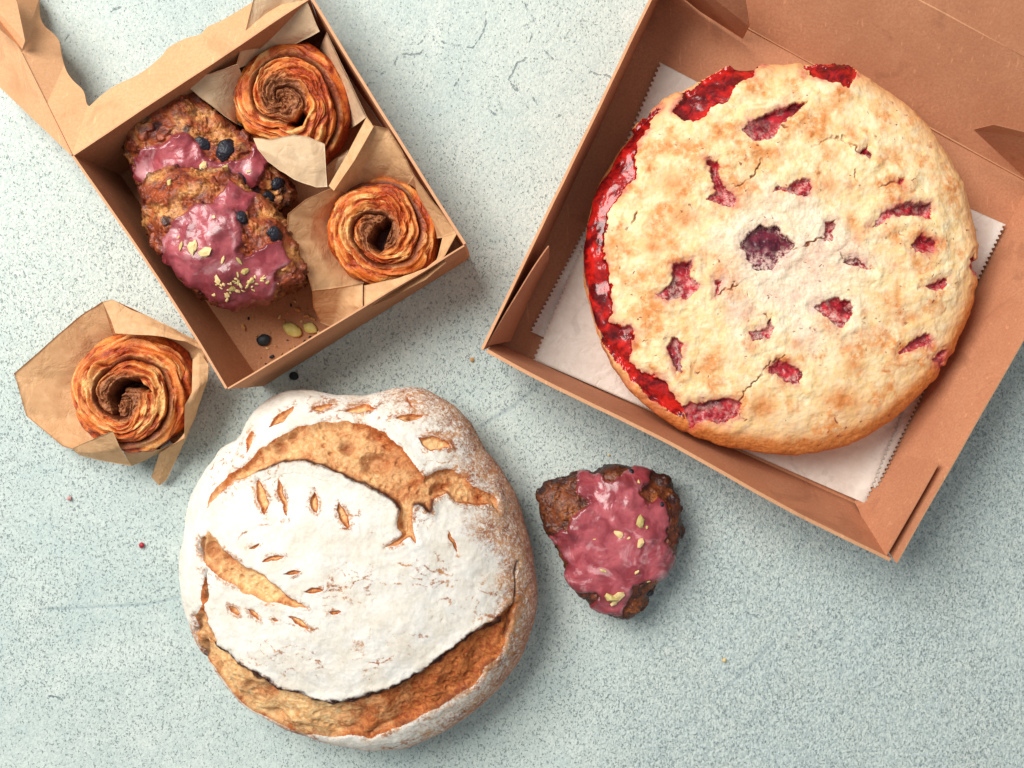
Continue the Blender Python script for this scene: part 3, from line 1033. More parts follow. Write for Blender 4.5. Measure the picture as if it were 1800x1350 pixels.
# ------------------------------------------------------------------ the loaf
def build_loaf():
    sil = [(690, 681), (740, 684), (790, 711), (830, 745), (850, 790), (882, 830), (907, 870), (922, 920), (937, 980), (945, 1040),
           (939, 1090), (916, 1152), (881, 1202), (830, 1248), (780, 1283), (725, 1312), (670, 1319), (610, 1311), (540, 1293), (480, 1265),
           (428, 1232), (393, 1197), (367, 1160), (347, 1130), (333, 1085), (320, 1040), (315, 990), (322, 930), (333, 880), (353, 840),
           (378, 805), (386, 788), (420, 770), (440, 733), (470, 703), (510, 688), (545, 686), (590, 694), (640, 694), (665, 686)]
    c1 = [(362, 899), (367, 874), (383, 851), (421, 821), (461, 786), (491, 768), (527, 748), (567, 742), (612, 741), (633, 744), (675, 758),
          (701, 781), (726, 811), (745, 839), (756, 834), (776, 824), (796, 822), (814, 836), (832, 854), (862, 867), (872, 879), (877, 897),
          (867, 889), (834, 887), (801, 882), (785, 866), (761, 879), (754, 899), (741, 889), (730, 889), (727, 907), (727, 937), (733, 953),
          (721, 947), (701, 955), (678, 962), (706, 942), (698, 922), (701, 894), (688, 877), (663, 859), (630, 846), (577, 824), (539, 812),
          (501, 812), (474, 821), (451, 831), (413, 846), (383, 872), (368, 884)]
    c2 = [(353, 966), (353, 945), (367, 933), (383, 955), (401, 972), (427, 989), (462, 1012), (485, 1029), (502, 1047), (528, 1060), (543, 1068),
          (514, 1067), (462, 1055), (424, 1042), (401, 1024), (369, 1003), (355, 986)]
    c3 = [(359, 1012), (355, 1032), (358, 1061), (343, 1084), (346, 1122), (348, 1159), (369, 1174), (387, 1214), (421, 1243), (473, 1272),
          (531, 1292), (589, 1298), (632, 1298), (658, 1297), (716, 1272), (773, 1240), (831, 1203), (869, 1159), (889, 1122), (901, 1084),
          (911, 1058), (892, 1067), (877, 1090), (846, 1104), (802, 1133), (773, 1159), (724, 1191), (687, 1211), (629, 1229), (600, 1235),
          (554, 1233), (525, 1220), (488, 1211), (462, 1191), (430, 1171), (401, 1145), (378, 1136), (375, 1119), (364, 1096), (361, 1061), (369, 1047)]
    cuts = [((455, 845), (466, 905), 9), ((491, 840), (505, 910), 5), ((549, 863), (557, 903), 7), ((597, 885), (614, 928), 8), ((437, 965), (455, 955), 3),
            ((462, 987), (498, 978), 5), ((498, 1012), (530, 1006), 4), ((534, 1040), (568, 1036), 4.5), ((577, 1077), (602, 1077), 4),
            ((404, 1063), (418, 1084), 5), ((434, 1070), (454, 1092), 5), ((476, 1088), (488, 1095), 3.5), ((508, 1085), (542, 1106), 6),
            ((475, 752), (515, 714), 8), ((548, 722), (583, 711), 6), ((602, 724), (660, 715), 8), ((695, 735), (743, 732), 8),
            ((737, 770), (792, 785), 12), ((430, 797), (444, 757), 6), ((787, 935), (802, 970), 3.5), ((712, 697), (735, 720), 2)]
    B = Blob((632, 1000), sil, 0.0, 2.9, 6.9, n=(380, 1200, 40), p=2.3, q=1.75, under=0.16, smooth=5, edge=1.3)
    q = B.px + np.stack([fbm(B.V * 1.0, 4, 61), fbm(B.V * 1.0, 4, 71)], -1) * 8
    top = B.istop
    sd1, sd2, sd3 = poly_sd(q, c1), poly_sd(q, c2), poly_sd(q, c3)
    sd3 = np.minimum(sd3, (0.972 - np.where(B.ring < 380, B.rho, 1.05)) * 315 + 7 * fbm(B.V * 0.7, 3, 91))
    sdc = np.full(len(q), -60.0)
    for a, b, w in cuts:
        a, b = np.array(a, float), np.array(b, float)
        ab = b - a
        t = np.clip(((q - a) @ ab) / (ab @ ab), -0.1, 1.1)
        dist = np.linalg.norm(q - a - t[:, None] * ab, axis=1)
        sdc = np.maximum(sdc, 0.95 * w * (1 - 0.9 * np.abs(2 * t - 1) ** 1.8) - dist)
    sd = np.maximum(np.maximum(sd1, sd2), np.maximum(sd3, sdc))
    sd = np.where(top, sd, -60)
    big = np.maximum(np.maximum(sd1, sd2), sd3)
    # the floured flap stands proud along its charred lips
    lip1 = [(451, 831), (474, 821), (501, 812), (539, 812), (577, 824), (630, 846), (663, 859), (688, 877), (701, 894)]
    lip3 = [(378, 1136), (401, 1145), (430, 1171), (462, 1191), (488, 1211), (525, 1220), (554, 1233), (600, 1235), (629, 1229), (687, 1211),
            (724, 1191), (773, 1159), (802, 1133), (846, 1104), (880, 1087)]
    lipx = [(730, 889), (741, 889), (754, 899), (761, 879)]
    d1, d3, dx = seg_dist(q, lip1), seg_dist(q, lip3), seg_dist(q, lipx)
    dl = np.minimum(np.minimum(d1, d3), dx)
    left = [(357, 946), (353, 966), (357, 990)], [(364, 1003), (360, 1030), (362, 1050)], [(347, 1085), (346, 1110)], [(352, 1130), (362, 1160)]
    dleft = np.min([seg_dist(q, l) for l in left], axis=0)
    rgt = [(912, 988), (905, 1015), (908, 1050), (895, 1095), (888, 1120)]
    drgt = seg_dist(q, rgt)
    out3 = [(430, 1243), (473, 1270), (531, 1290), (632, 1297), (716, 1270), (773, 1238), (831, 1200), (869, 1157)]
    dout = seg_dist(q, out3)
    depth = sm(-2.5, 9, big) * 0.36 * (0.35 + 0.65 * sm(340, 400, q[:, 0])) + sm(-1.5, 4.5, sdc) * 0.22
    lump = 0.26 * fbm(B.V * 0.22, 2, 4) + 0.085 * fbm(B.V * 0.7, 3, 5) + 0.03 * fbm(B.V * 2.6, 3, 6)
    crumbrough = sm(0, 8, sd) * (np.where(sd3 > 0, 0.09, 0.14) * fbm(B.V * 0.9, 3, 7) + 0.06 * fbm(B.V * 2.0, 4, 8, ridged=True) - 0.10 * sm(0.35, 0.15, cells(B.V * 1.7, 6)))
    holes = sm(0.42, 0.20, cells(B.V * 0.62, 5)) * sm(3, 9, sd) * np.where(sd3 > 0, 0.35, 1)
    pit = sm(24, 8, np.hypot((q[:, 0] - 660) / 1.5, q[:, 1] - 812)) * 0.55 * (sd1 > 0)
    outside = sm(0.5, -4, sd)
    lift = (0.10 + 0.12 * (d1 < 20)) * np.exp(-(dl / 16.0) ** 2) * outside + 0.05 * np.exp(-((big + 7) / 7.0) ** 2) * outside
    # folded skin inside the bottom tear
    fold = 0.16 * np.sin(q[:, 0] * 0.05 + 4 * fbm(B.V * 0.5, 2, 15)) * sm(2, 10, sd3)
    cr = (np.exp(-(dleft / 3.0) ** 2) + np.exp(-(drgt / 2.6) ** 2)) * 0.16
    wr = 0.02 * fbm(B.V * 0.8, 3, 33, ridged=True)
    d = lump + crumbrough - depth - 0.28 * holes - pit + lift + fold - cr + wr
    B.push(d * sm(0.0, 1.5, B.V[:, 2]))
    rt = sm(-0.35, 0.85, ((q[:, 0] - 632) * 0.95 - (q[:, 1] - 1000) * 0.05) / 315.0) * sm(0.62, 0.98, B.rho + 0.12 * fbm(B.V * 0.5, 3, 17))
    rt = rt + 0.55 * np.exp(-(drgt / 22) ** 2) + 0.5 * np.exp(-(np.hypot(q[:, 0] - 845, (q[:, 1] - 925) * 1.4) / 50) ** 2)
    edge = sm(0.9, 1.0, B.rho) * 0.22 + np.where(B.ring >= 380, 0.1, 0)
    flour = 1.0 - 0.5 * np.clip(rt, 0, 1) - edge * 0.6 - 0.45 * np.exp(-((sd + 3) / 5.0) ** 2) * (0.2 + 0.8 * sm(-.2, .3, fbm(B.V * 0.6, 2, 19)))
    hair = fbm(B.V * np.array([1.0, 1.5, 1]) + 0.5 * np.c_[fbm(B.V, 2, 35), fbm(B.V, 2, 36), 0 * B.rho], 4, 27, ridged=True)
    flour = flour - 0.42 * sm(0.60, 0.85, hair) * sm(0.0, 0.35, fbm(B.V * 0.3, 2, 28) + 0.05)
    lines = np.min([seg_dist(q + np.c_[0 * B.rho, 14 * fbm(B.V * 0.7, 3, 37)], l) for l in ([(560, 1035), (640, 1022), (720, 1030), (800, 1020)], [(500, 1105), (560, 1100)],
                   [(600, 930), (680, 945)], [(640, 1165), (720, 1155)], [(700, 985), (760, 1000), (790, 1010)], [(420, 950), (450, 925), (500, 918)])], axis=0)
    flour = flour - 0.55 * np.exp(-(lines / 2.6) ** 2) * sm(-0.2, 0.2, fbm(B.V * 0.8, 2, 38))
    char = np.maximum(np.exp(-(np.maximum(0, d3 - 4.0 - 7 * fbm(B.V * 1.6, 3, 24)) / 2.6) ** 2) * sm(-0.5, 0.0, fbm(B.V * 0.9, 2, 23) + 0.1), np.maximum(np.exp(-(d1 / 4.2) ** 2), np.exp(-(dx / 5) ** 2)) * 0.95)
    char = np.maximum(char, 0.75 * np.maximum(np.exp(-(dleft / 3.2) ** 2), np.maximum(np.exp(-(drgt / 2.2) ** 2), 0.7 * np.exp(-(dout / 3.0) ** 2))) * sm(-0.25, 0.15, fbm(B.V * 0.8, 2, 25)))
    tone = 0.2 * (sd1 > -3) + 0.45 * sm(640, 760, q[:, 0]) * (sd1 > -3) * sm(-0.2, 0.3, fbm(B.V * 0.6, 3, 44)) + 0.95 * sm(540, 760, q[:, 0]) * (sd3 > -3) + 0.5 * (sd3 > -3) * sm(0.0, 0.4, fbm(B.V * 0.5, 3, 29)) + 0.55 * np.exp(-(np.hypot(q[:, 0] - 690, q[:, 1] - 790) / 42) ** 2) \
        + 0.55 * np.exp(-((sdc - 0) / 3.0) ** 2) + 0.5 * np.exp(-(np.abs(sd) / 3.5) ** 2)
    B.att = {'flour': np.clip(flour, 0, 1), 'char': np.clip(char, 0, 1), 'tone': np.clip(tone, 0, 1), 'hole': np.clip(holes + pit, 0, 1),
             'blush': np.clip(sm(0.93, 1.02, np.where(B.ring >= 380, 1.05, B.rho)) * sm(-0.4, 0.9, ((q[:, 0] - 632) + (q[:, 1] - 1000)) / 400), 0, 0.8)}
    B.finish()
    root = thing('bread_loaf', 'round white floured sourdough loaf with leaf slashes and a torn crust', 'bread', (*B.C, 0))
    fs = sd[B.F].mean(1)
    B.part('crust', fs <= 0, MT['crust'], root)
    B.part('torn_crumb', fs > 0, MT['crumb'], root)


build_loaf()

# ------------------------------------------------------------------ scones
def build_scone(label, sil, cpx, zb, zs, H, glazes, seed, dark=False, berries=(), nuts=(), tilt=(0, 0), n=(200, 640, 24), lump=1.0, thin=None, grow=1.0):
    B = Blob(cpx, sil, zb, zs, H, n=n, p=2.6, q=1.7, under=0.14, smooth=3, edge=1.25, tilt=tilt)
    q = B.px + np.stack([fbm(B.V * 1.2, 3, seed + 1), fbm(B.V * 1.2, 3, seed + 2)], -1) * 9
    sd = np.max([poly_sd(q, g) for g in glazes], axis=0)
    sd = np.where(B.istop, sd + grow, -60)
    gm = sm(-2, 5, sd)
    big = 0.50 * fbm(B.V * 0.5, 2, seed + 3)
    knob = 0.34 * (0.5 - cells(B.V * 0.6, seed + 4)) * (1 - 0.5 * gm)
    fine = 0.11 * fbm(B.V * 1.5, 3, seed + 5) + 0.025 * fbm(B.V * 6, 2, seed + 6)
    crag = -0.16 * sm(0.25, 0.6, fbm(B.V * 0.9, 3, seed + 8, ridged=True))
    d = lump * (big + knob + (fine + 1.1 * crag) * (1 - 0.88 * gm)) + 0.06 * gm + 0.03 * np.exp(-((sd - 6) / 6.0) ** 2) + 0.05 * gm * fbm(B.V * 1.3, 2, seed + 7)
    B.push(d * sm(0.0, 0.8, B.V[:, 2] - zb))
    B.att = {'pale': sm(-0.1, 0.4, fbm(B.V * 0.6, 3, seed + 9)), 'burn': sm(0.86, 1.02, np.where(B.ring >= n[0], 1.03, B.rho)) * (1 if dark else 0.7),
             'thin': np.clip(1 - sm(0, 15, sd), 0, 1) * 0.8 + sm(-0.04, 0.2, 0.7 * big + knob - 0.05 + 0.35 * fbm(B.V * 0.9, 3, seed + 10)) * 0.9}
    if thin is not None:
        B.att['thin'] = np.clip(B.att['thin'] + np.exp(-(np.hypot(q[:, 0] - thin[0], q[:, 1] - thin[1]) / thin[2]) ** 2), 0, 1)
    B.finish()
    root = thing('glazed_scone', label, 'scone', (*B.C, zb), 'pink glazed scones')
    fs = sd[B.F].mean(1)
    B.part('crumb_body', fs <= 0, MT['scone_dark' if dark else 'scone'], root)
    B.part('glaze', fs > 0, MT['glaze'], root)
    for i, (x, y, r) in enumerate(berries):
        p, nn = B.at(x, y)
        nugget('blueberry', p, nn, r / PPC * 0.92, MT['blueberry'], root, seed * 50 + i, (1, 0.8, 0.6), sink=1.55, angular=False, sub=5)
    rr = random.Random(seed)
    for i, (x, y, r) in enumerate(nuts):
        p, nn = B.at(x, y)
        nugget('nut_piece', p, nn, r / PPC, MT['nut' if i % 3 else 'nut_green'], root, seed * 70 + i, (rr.uniform(1.0, 1.7), rr.uniform(0.45, 0.9), rr.uniform(0.25, 0.45)), sink=0.3)
    return B


def cv(pts, ox, oy, k):
    return [(ox + x / k, oy + y / k) for x, y in pts]


r5 = random.Random(5)
SC1 = build_scone('glazed scone at the back of the small box, large blueberry on its brown top',
    [(220, 185), (240, 180), (275, 160), (330, 157), (357, 173), (388, 205), (412, 223), (442, 238), (472, 260), (482, 290), (505, 310), (512, 342),
     (490, 368), (440, 375), (380, 370), (300, 360), (242, 335), (230, 300), (212, 240), (205, 213)],
    (350, 268), 0.2, 3.2, 4.6,
    [cv([(145, 520), (220, 470), (320, 450), (360, 400), (430, 395), (490, 440), (520, 510), (600, 550), (700, 540), (760, 500), (790, 430), (850, 490),
         (860, 530), (820, 640), (750, 700), (650, 690), (580, 650), (480, 620), (400, 600), (330, 640), (280, 660), (230, 700), (180, 650), (150, 580)], 180, 100, 2.934)],
    300, berries=[(399, 263, 20), (358, 254, 17), (424, 316, 14), (490, 322, 16), (474, 345, 15)],
    nuts=[(394, 297, 8), (357, 292, 7), (436, 301, 4), (385, 312, 6)], tilt=(-0.05, 0.22))
nuts2 = [(298, 322, 6), (337, 436, 9), (343, 431, 6), (318, 433, 5), (362, 443, 8), (392, 457, 5), (420, 458, 5), (376, 381, 3), (314, 418, 3), (430, 478, 6)]
for i in range(44):
    a = r5.gauss(0, 1), r5.gauss(0, 1)
    nuts2.append((418 + a[0] * 30, 500 + a[1] * 10 - a[0] * 3, r5.choice([2, 2.5, 3, 3, 4, 5])))
SC2 = build_scone('glazed scone at the front of the small box, sprinkled with many chopped nuts',
    [(246, 335), (262, 308), (285, 290), (335, 291), (400, 298), (452, 338), (502, 378), (518, 420), (543, 480), (534, 502), (492, 518),
     (450, 533), (408, 543), (368, 528), (328, 502), (288, 452), (258, 412), (246, 380)],
    (385, 415), 0.2, 4.2, 6.2,
    [cv([(290, 940), (340, 890), (380, 820), (480, 770), (560, 755), (620, 690), (650, 640), (700, 660), (790, 710), (770, 745), (740, 790), (690, 800),
         (715, 870), (710, 940), (700, 990), (730, 1030), (800, 1000), (850, 960), (930, 950), (960, 1010), (980, 1050), (900, 1110), (900, 1180),
         (840, 1290), (700, 1310), (560, 1260), (420, 1150), (330, 1060)], 180, 100, 2.934)],
    400, berries=[(486, 412, 15), (425, 378, 13)], nuts=nuts2, tilt=(0.0, -0.03), thin=(400, 500, 60))
SC3 = build_scone('dark triangular glazed scone sitting alone on the table between loaf and pie box',
    cv([(100, 310), (155, 248), (265, 196), (420, 156), (520, 172), (600, 126), (720, 106), (850, 126), (1000, 172), (1113, 228), (1165, 330), (1172, 500),
        (1210, 580), (1152, 720), (1093, 870), (1033, 980), (963, 1100), (932, 1183), (800, 1264), (740, 1289), (618, 1239), (498, 1164), (367, 1043), (297, 903),
        (256, 762), (216, 652), (136, 572), (106, 430)], 920, 790, 4.22),
    (1078, 940), 0.0, 2.2, 3.9,
    [cv([(430, 165), (510, 200), (560, 210), (600, 260), (660, 265), (720, 225), (850, 126), (925, 150), (920, 220), (850, 270), (830, 330), (880, 400), (940, 440),
         (1000, 390), (1050, 470), (1060, 560), (1020, 700), (1080, 760), (1080, 860), (1030, 950), (920, 960), (800, 1000), (790, 1080), (720, 1215), (640, 1210),
         (510, 1180), (590, 1110), (560, 1050), (360, 1020), (330, 920), (360, 840), (300, 720), (230, 650), (340, 610), (380, 530), (420, 480), (510, 420), (500, 370), (430, 300)], 920, 790, 4.22)],
    500, dark=True, berries=[(1164, 886, 5), (1142, 1042, 7), (1110, 828, 6)],
    nuts=[(1125, 917, 8), (1088, 938, 8.5), (1126, 954, 9), (1060, 1003, 5), (1119, 1006, 4), (1122, 847, 4), (1074, 1049, 12), (1086, 1046, 10), (1081, 1056, 9),
          (1137, 927, 3), (1105, 946, 2.5), (1045, 948, 2), (1140, 1022, 3)], lump=0.72, grow=7.0)

# ------------------------------------------------------------------ pinwheel rolls
def build_roll(label, sil, cpx, core, zb, zs, H, seed, turns, hand, phase, hole=None, sink=1.4, n=(280, 820, 26)):
    B = Blob(cpx, sil, zb, zs, H, n=n, p=3.2, q=1.8, under=0.16, smooth=4, edge=1.2, off=core)
    rho = np.where(B.ring >= n[0], 1.0, B.rho)
    wob = 0.16 * fbm(np.c_[np.cos(B.th) * 0.9, np.sin(B.th) * 0.9, rho * 1.2], 2, seed + 20)
    t = rho * turns + hand * B.th / (2 * math.pi) + phase + wob
    k = np.floor(t)
    f = t - k
    phi = B.th - hand * 2 * math.pi * k
    Z = np.zeros(len(f))
    asym = f ** 0.75
    ridge = np.sqrt(np.clip(1 - (2 * asym - 1) ** 2, 0, 1))
    wig = 0.5 * fbm(np.c_[f * 2, phi * 1.5, Z + 7], 2, seed + 9)
    lam = fbm(np.c_[f * 5.5 + wig, phi * 1.1, Z], 4, seed + 1, 0.6)
    lam2 = fbm(np.c_[f * 13 + wig, phi * 1.6, Z + 3], 3, seed + 2)
    crs = sm(0.52, 0.86, fbm(np.c_[f * 3.8 + wig, phi * 1.0, Z + 1], 3, seed + 3, ridged=True))
    flake = cells(np.c_[f * 5.0 + wig, phi * 2.2, Z + 2], seed + 12)
    patch = fbm(B.V * 0.55, 3, seed + 6)
    lr = np.sin(2 * math.pi * (f * 5.0 + 0.9 * wig + 0.5 * fbm(np.c_[phi * 1.3, f * 2, Z], 3, seed + 14)))
    lmask = sm(-0.25, 0.25, fbm(np.c_[phi * 1.2, f * 3, Z + 5], 2, seed + 15))
    outer = sm(0.93, 1.0, rho)
    amp = 0.55 * sm(0.05, 0.25, rho)
    d = amp * (ridge - 0.75) * (1 - outer) - sink * (1 - rho) ** 2.0 + 0.06 * lam + 0.03 * lam2 + 0.085 * lr * (0.35 + 0.65 * lmask) - 0.13 * crs * (1 - 0.5 * outer) + 0.15 * (0.5 - flake) \
        + 0.16 * fbm(B.V * 0.6, 2, seed + 4) + 0.03 * fbm(B.V * 3, 3, seed + 5)
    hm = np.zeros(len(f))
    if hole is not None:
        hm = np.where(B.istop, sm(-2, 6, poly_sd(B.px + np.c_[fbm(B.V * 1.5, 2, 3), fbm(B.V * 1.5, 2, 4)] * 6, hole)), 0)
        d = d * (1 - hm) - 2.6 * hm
    B.push(d * sm(0.1, 0.9, B.V[:, 2] - zb))
    core_m = sm(0.50, 0.30, rho + 0.10 * fbm(B.V * 0.8, 2, seed + 8))
    bake = 0.6 * sm(-0.1, -0.85, lr) * lmask + 0.9 * crs + 0.55 * sm(0.10, 0.45, lam + 0.3 * patch) + 0.7 * sm(0.05, 0.35, patch) + 0.5 * outer * sm(-.25, .25, patch)
    pale = 0.45 * sm(0.3, 0.95, lr) * lmask + sm(0.05, -0.4, lam + 0.35 * lam2 + 0.5 * patch) * 0.75 + 0.5 * sm(0.42, 0.55, rho) * sm(0.72, 0.6, rho) * sm(0.1, -0.2, patch)
    B.att = {'bake': np.clip(bake, 0, 1) * (1 - 0.6 * core_m), 'pale': np.clip(pale, 0, 1) * (1 - outer * 0.6) * (1 - 0.6 * core_m),
             'fill': np.clip(core_m * 0.95 + 0.5 * sm(0.16, 0.02, f) * (rho < 0.9), 0, 1),
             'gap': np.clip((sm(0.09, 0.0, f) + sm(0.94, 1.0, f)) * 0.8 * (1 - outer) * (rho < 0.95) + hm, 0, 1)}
    B.finish()
    root = thing('pinwheel_roll', label, 'pastry roll', (*B.C, zb), 'spiral pastry rolls')
    B.part('pastry', np.ones(len(B.F), bool), MT['roll'], root)
    return B


RL1 = build_roll('spiral pastry roll in the upper corner of the small box, closed swirl at its centre',
    [(517, 78), (550, 86), (580, 105), (603, 138), (617, 175), (619, 210), (607, 245), (590, 270), (572, 288), (540, 290), (500, 272), (462, 258), (436, 235), (420, 205), (417, 175), (424, 140), (444, 108), (475, 86)],
    (518, 180), (500, 185), 0.25, 2.4, 4.6, 610, 1.95, 1, 0.35, hole=[(504, 220), (520, 208), (530, 188), (540, 200), (534, 218), (512, 228)], sink=0.9)
RL2 = build_roll('spiral pastry roll in the right corner of the small box with a dark hollow centre',
    [(672, 310), (700, 314), (730, 330), (755, 362), (768, 400), (767, 440), (752, 475), (722, 496), (685, 505), (650, 500), (615, 484), (590, 455), (576, 420), (574, 392), (584, 360), (605, 333), (640, 315)],
    (672, 406), (672, 420), 0.25, 2.4, 4.6, 640, 1.9, -1, 0.55,
    hole=[(646, 416), (656, 394), (678, 380), (690, 386), (680, 402), (674, 418), (675, 436), (664, 446), (650, 438)], sink=1.1)
RL3 = build_roll('spiral pastry roll in a tulip paper wrapper standing on the table left of the loaf',
    [(238, 586), (285, 590), (318, 608), (340, 640), (350, 685), (341, 718), (324, 751), (299, 775), (270, 795), (235, 796), (200, 785), (168, 768), (143, 740), (131, 705), (132, 670), (145, 635), (170, 608), (205, 592)],
    (243, 690), (222, 702), 0.06, 2.4, 4.5, 670, 1.8, 1, 0.7,
    hole=[(184, 692), (192, 672), (210, 662), (242, 668), (264, 690), (240, 684), (214, 682), (202, 694), (199, 720), (206, 742), (190, 732)], sink=1.0)

# ------------------------------------------------------------------ paper wrappers
def build_wrapper(label, panels, seed, mat):
    parts, flags = [], []
    for i, (rows, k) in enumerate(panels):
        G = sheet(rows, k)
        sh = G.shape
        P = G.reshape(-1, 3)
        P = P + (fbm(P * 0.45 + i, 3, seed + i) * 0.14 + 0.05 * fbm(P * 0.9 + i, 3, seed + 50 + i, ridged=True))[:, None] * np.array([0.4, 0.4, 1.0])
        P[:, 2] = np.maximum(P[:, 2], 0.03)
        parts.append(grid_slab(P.reshape(sh), 0.014))
        flags.append(slab_flags(sh))
    V, F = join(parts)
    o = mesh_obj('paper_wrapper', V, F, MT[mat], None, smooth=np.concatenate(flags))
    return tag(o, label, 'paper wrapper', 'brown paper wrappers around the rolls')


build_wrapper('brown tulip paper wrapper standing open on the table round the left roll', [
    ([[(225, 620, .3), (178, 640, .12), (150, 690, .08), (160, 735, .08), (185, 765, .1), (205, 775, .3)],
      [(200, 575, 1.9), (158, 592, 1.4), (92, 676, .8), (98, 735, .7), (145, 775, .9), (165, 784, 1.2)],
      [(180, 531, 2.9), (143, 553, 2.2), (25, 656, 1.3), (46, 731, 1.1), (110, 784, 1.4), (127, 790, 1.8)]], 8),
    ([[(180, 531, 3.9), (197, 527, 4.0), (232, 546, 4.0), (265, 558, 4.0), (310, 580, 3.9), (357, 606, 3.7)],
      [(196, 565, 4.2), (202, 560, 4.3), (235, 568, 4.5), (272, 576, 4.5), (318, 592, 4.3), (358, 612, 3.9)],
      [(203, 586, 4.4), (207, 587, 4.5), (245, 588, 4.6), (285, 592, 4.6), (325, 601, 4.4), (358, 617, 3.9)]], 8),
    ([[(180, 531, 3.85), (197, 527, 3.95), (265, 558, 3.95), (357, 606, 3.65), (368, 646, 3.9)],
      [(215, 640, .3), (230, 635, .1), (260, 630, .1), (300, 640, .1), (325, 670, .1)]], 10),
    ([[(339, 632, 3.7), (350, 618, 4.0), (366, 640, 3.9)], [(337, 690, 4.1), (350, 680, 4.0), (364, 670, 3.7)], [(325, 712, 4.4), (341, 704, 4.0), (354, 698, 3.2)],
      [(324, 770, 3.2), (330, 752, 2.8), (342, 735, 2.3)], [(281, 796, 2.5), (302, 792, 2.1), (318, 790, 1.5)], [(266, 838, .9), (280, 842, .8), (293, 843, .6)], [(278, 852, .4), (280, 853, .38), (281, 853, .35)]], 7),
    ([[(368, 646, 3.9), (364, 670, 3.7), (342, 735, 2.3), (318, 790, 1.5)], [(318, 660, .1), (322, 695, .1), (308, 738, .1), (285, 765, .1)]], 8),
    ([[(127, 788, 2.8), (150, 778, 3.5), (175, 767, 4.2), (198, 757, 4.7)], [(132, 794, 2.6), (160, 796, 3.2), (190, 792, 3.6), (210, 785, 3.9)], [(140, 800, 2.4), (170, 808, 2.4), (205, 815, 2.3), (231, 819, 2.0)]], 7),
    ([[(205, 772, 2.9), (235, 790, 2.6), (280, 790, 2.7), (323, 772, 3.0)], [(231, 819, .8), (250, 812, 1.0), (270, 801, 1.7), (283, 796, 2.4)], [(225, 785, .2), (245, 782, .2), (265, 778, .2), (280, 772, .2)]], 8),
], 710, 'paper')

build_wrapper('brown paper wrapper in the upper corner of the small box round the closed swirl roll', [
    ([[(320, 143, 5.1), (370, 129, 5.3), (418, 113, 5.4)], [(352, 172, 4.6), (390, 165, 4.2), (428, 140, 3.8)], [(405, 212, 4.0), (418, 220, 2.5), (440, 232, 1.2)]], 8),
    ([[(446, -4, 6.2), (500, -12, 6.1), (540, 3, 5.9)], [(432, 52, 5.7), (490, 35, 5.0), (562, 55, 4.9)], [(413, 122, 5.0), (440, 112, 3.6), (480, 100, 2.6)]], 8),
    ([[(574, 58, 5.2), (602, 115, 5.2), (645, 206, 5.2)], [(560, 90, 2), (598, 170, 1), (606, 235, 1)]], 8),
    ([[(445, 243, 4.6), (470, 246, 4.9), (517, 238, 5.0), (543, 241, 5.0), (570, 254, 4.7)], [(452, 262, 4.7), (485, 276, 4.9), (517, 290, 4.9), (555, 300, 4.8), (573, 296, 4.6)],
      [(470, 284, 4.5), (495, 301, 4.6), (517, 316, 4.6), (555, 329, 4.5), (575, 329, 4.3)]], 8),
    ([[(574, 292, 3.2), (594, 276, 3.0), (613, 263, 3.2)], [(576, 330, 2.2), (582, 326, 2.2), (592, 308, 2.4)]], 6),
], 740, 'paper_pale')

build_wrapper('brown paper wrapper with a wide left panel round the hollow roll in the small box', [
    ([[(583, 332, 4.4), (538, 350, 4.7), (506, 377, 4.9), (502, 424, 4.7), (520, 440, 4.5), (536, 468, 4.3), (549, 512, 3.9)],
      [(600, 336, 3.8), (570, 362, 3.8), (550, 385, 3.7), (548, 424, 3.6), (560, 445, 3.5), (575, 472, 3.3), (594, 506, 3.2)],
      [(618, 345, 2.6), (604, 368, 2.2), (596, 395, 1.9), (596, 425, 1.9), (606, 452, 1.9), (620, 475, 2.0), (640, 498, 2.4)]], 8),
    ([[(645, 205, 5.9), (657, 223, 6.2)], [(612, 268, 5.4), (624, 281, 5.8)], [(578, 327, 4.6), (587, 336, 4.8)]], 10),
    ([[(655, 220, 6.0), (682, 226, 5.9), (706, 265, 5.8), (728, 310, 5.6)], [(587, 335, 4.6), (612, 338, 3.2), (660, 328, 2.4), (712, 332, 2.6)]], 10),
    ([[(724, 304, 5.6), (765, 358, 5.7), (805, 408, 5.8)], [(732, 338, 4.2), (757, 380, 4.2), (779, 418, 4.5)], [(735, 352, 2.6), (755, 385, 2.6), (764, 420, 2.8)]], 8),
    ([[(778, 417, 4.7), (805, 408, 5.8)], [(770, 450, 4.5), (784, 446, 5.6)], [(764, 466, 4.4), (772, 466, 5.3)]], 8),
    ([[(640, 502, 4.2), (700, 489, 4.6), (749, 472, 4.8), (778, 448, 5.0)], [(640, 525, 4.4), (695, 508, 4.9), (750, 482, 5.3), (780, 456, 5.5)], [(640, 545, 4.6), (692, 522, 5.2), (748, 492, 5.6), (784, 462, 5.7)]], 8),
    ([[(548, 512, 4.0), (598, 505, 3.6), (638, 499, 3.6)], [(551, 540, 2.6), (595, 538, 2.5), (638, 538, 3.8)], [(563, 567, .9), (583, 575, .9), (606, 562, 2.2)]], 8),
], 770, 'paper')

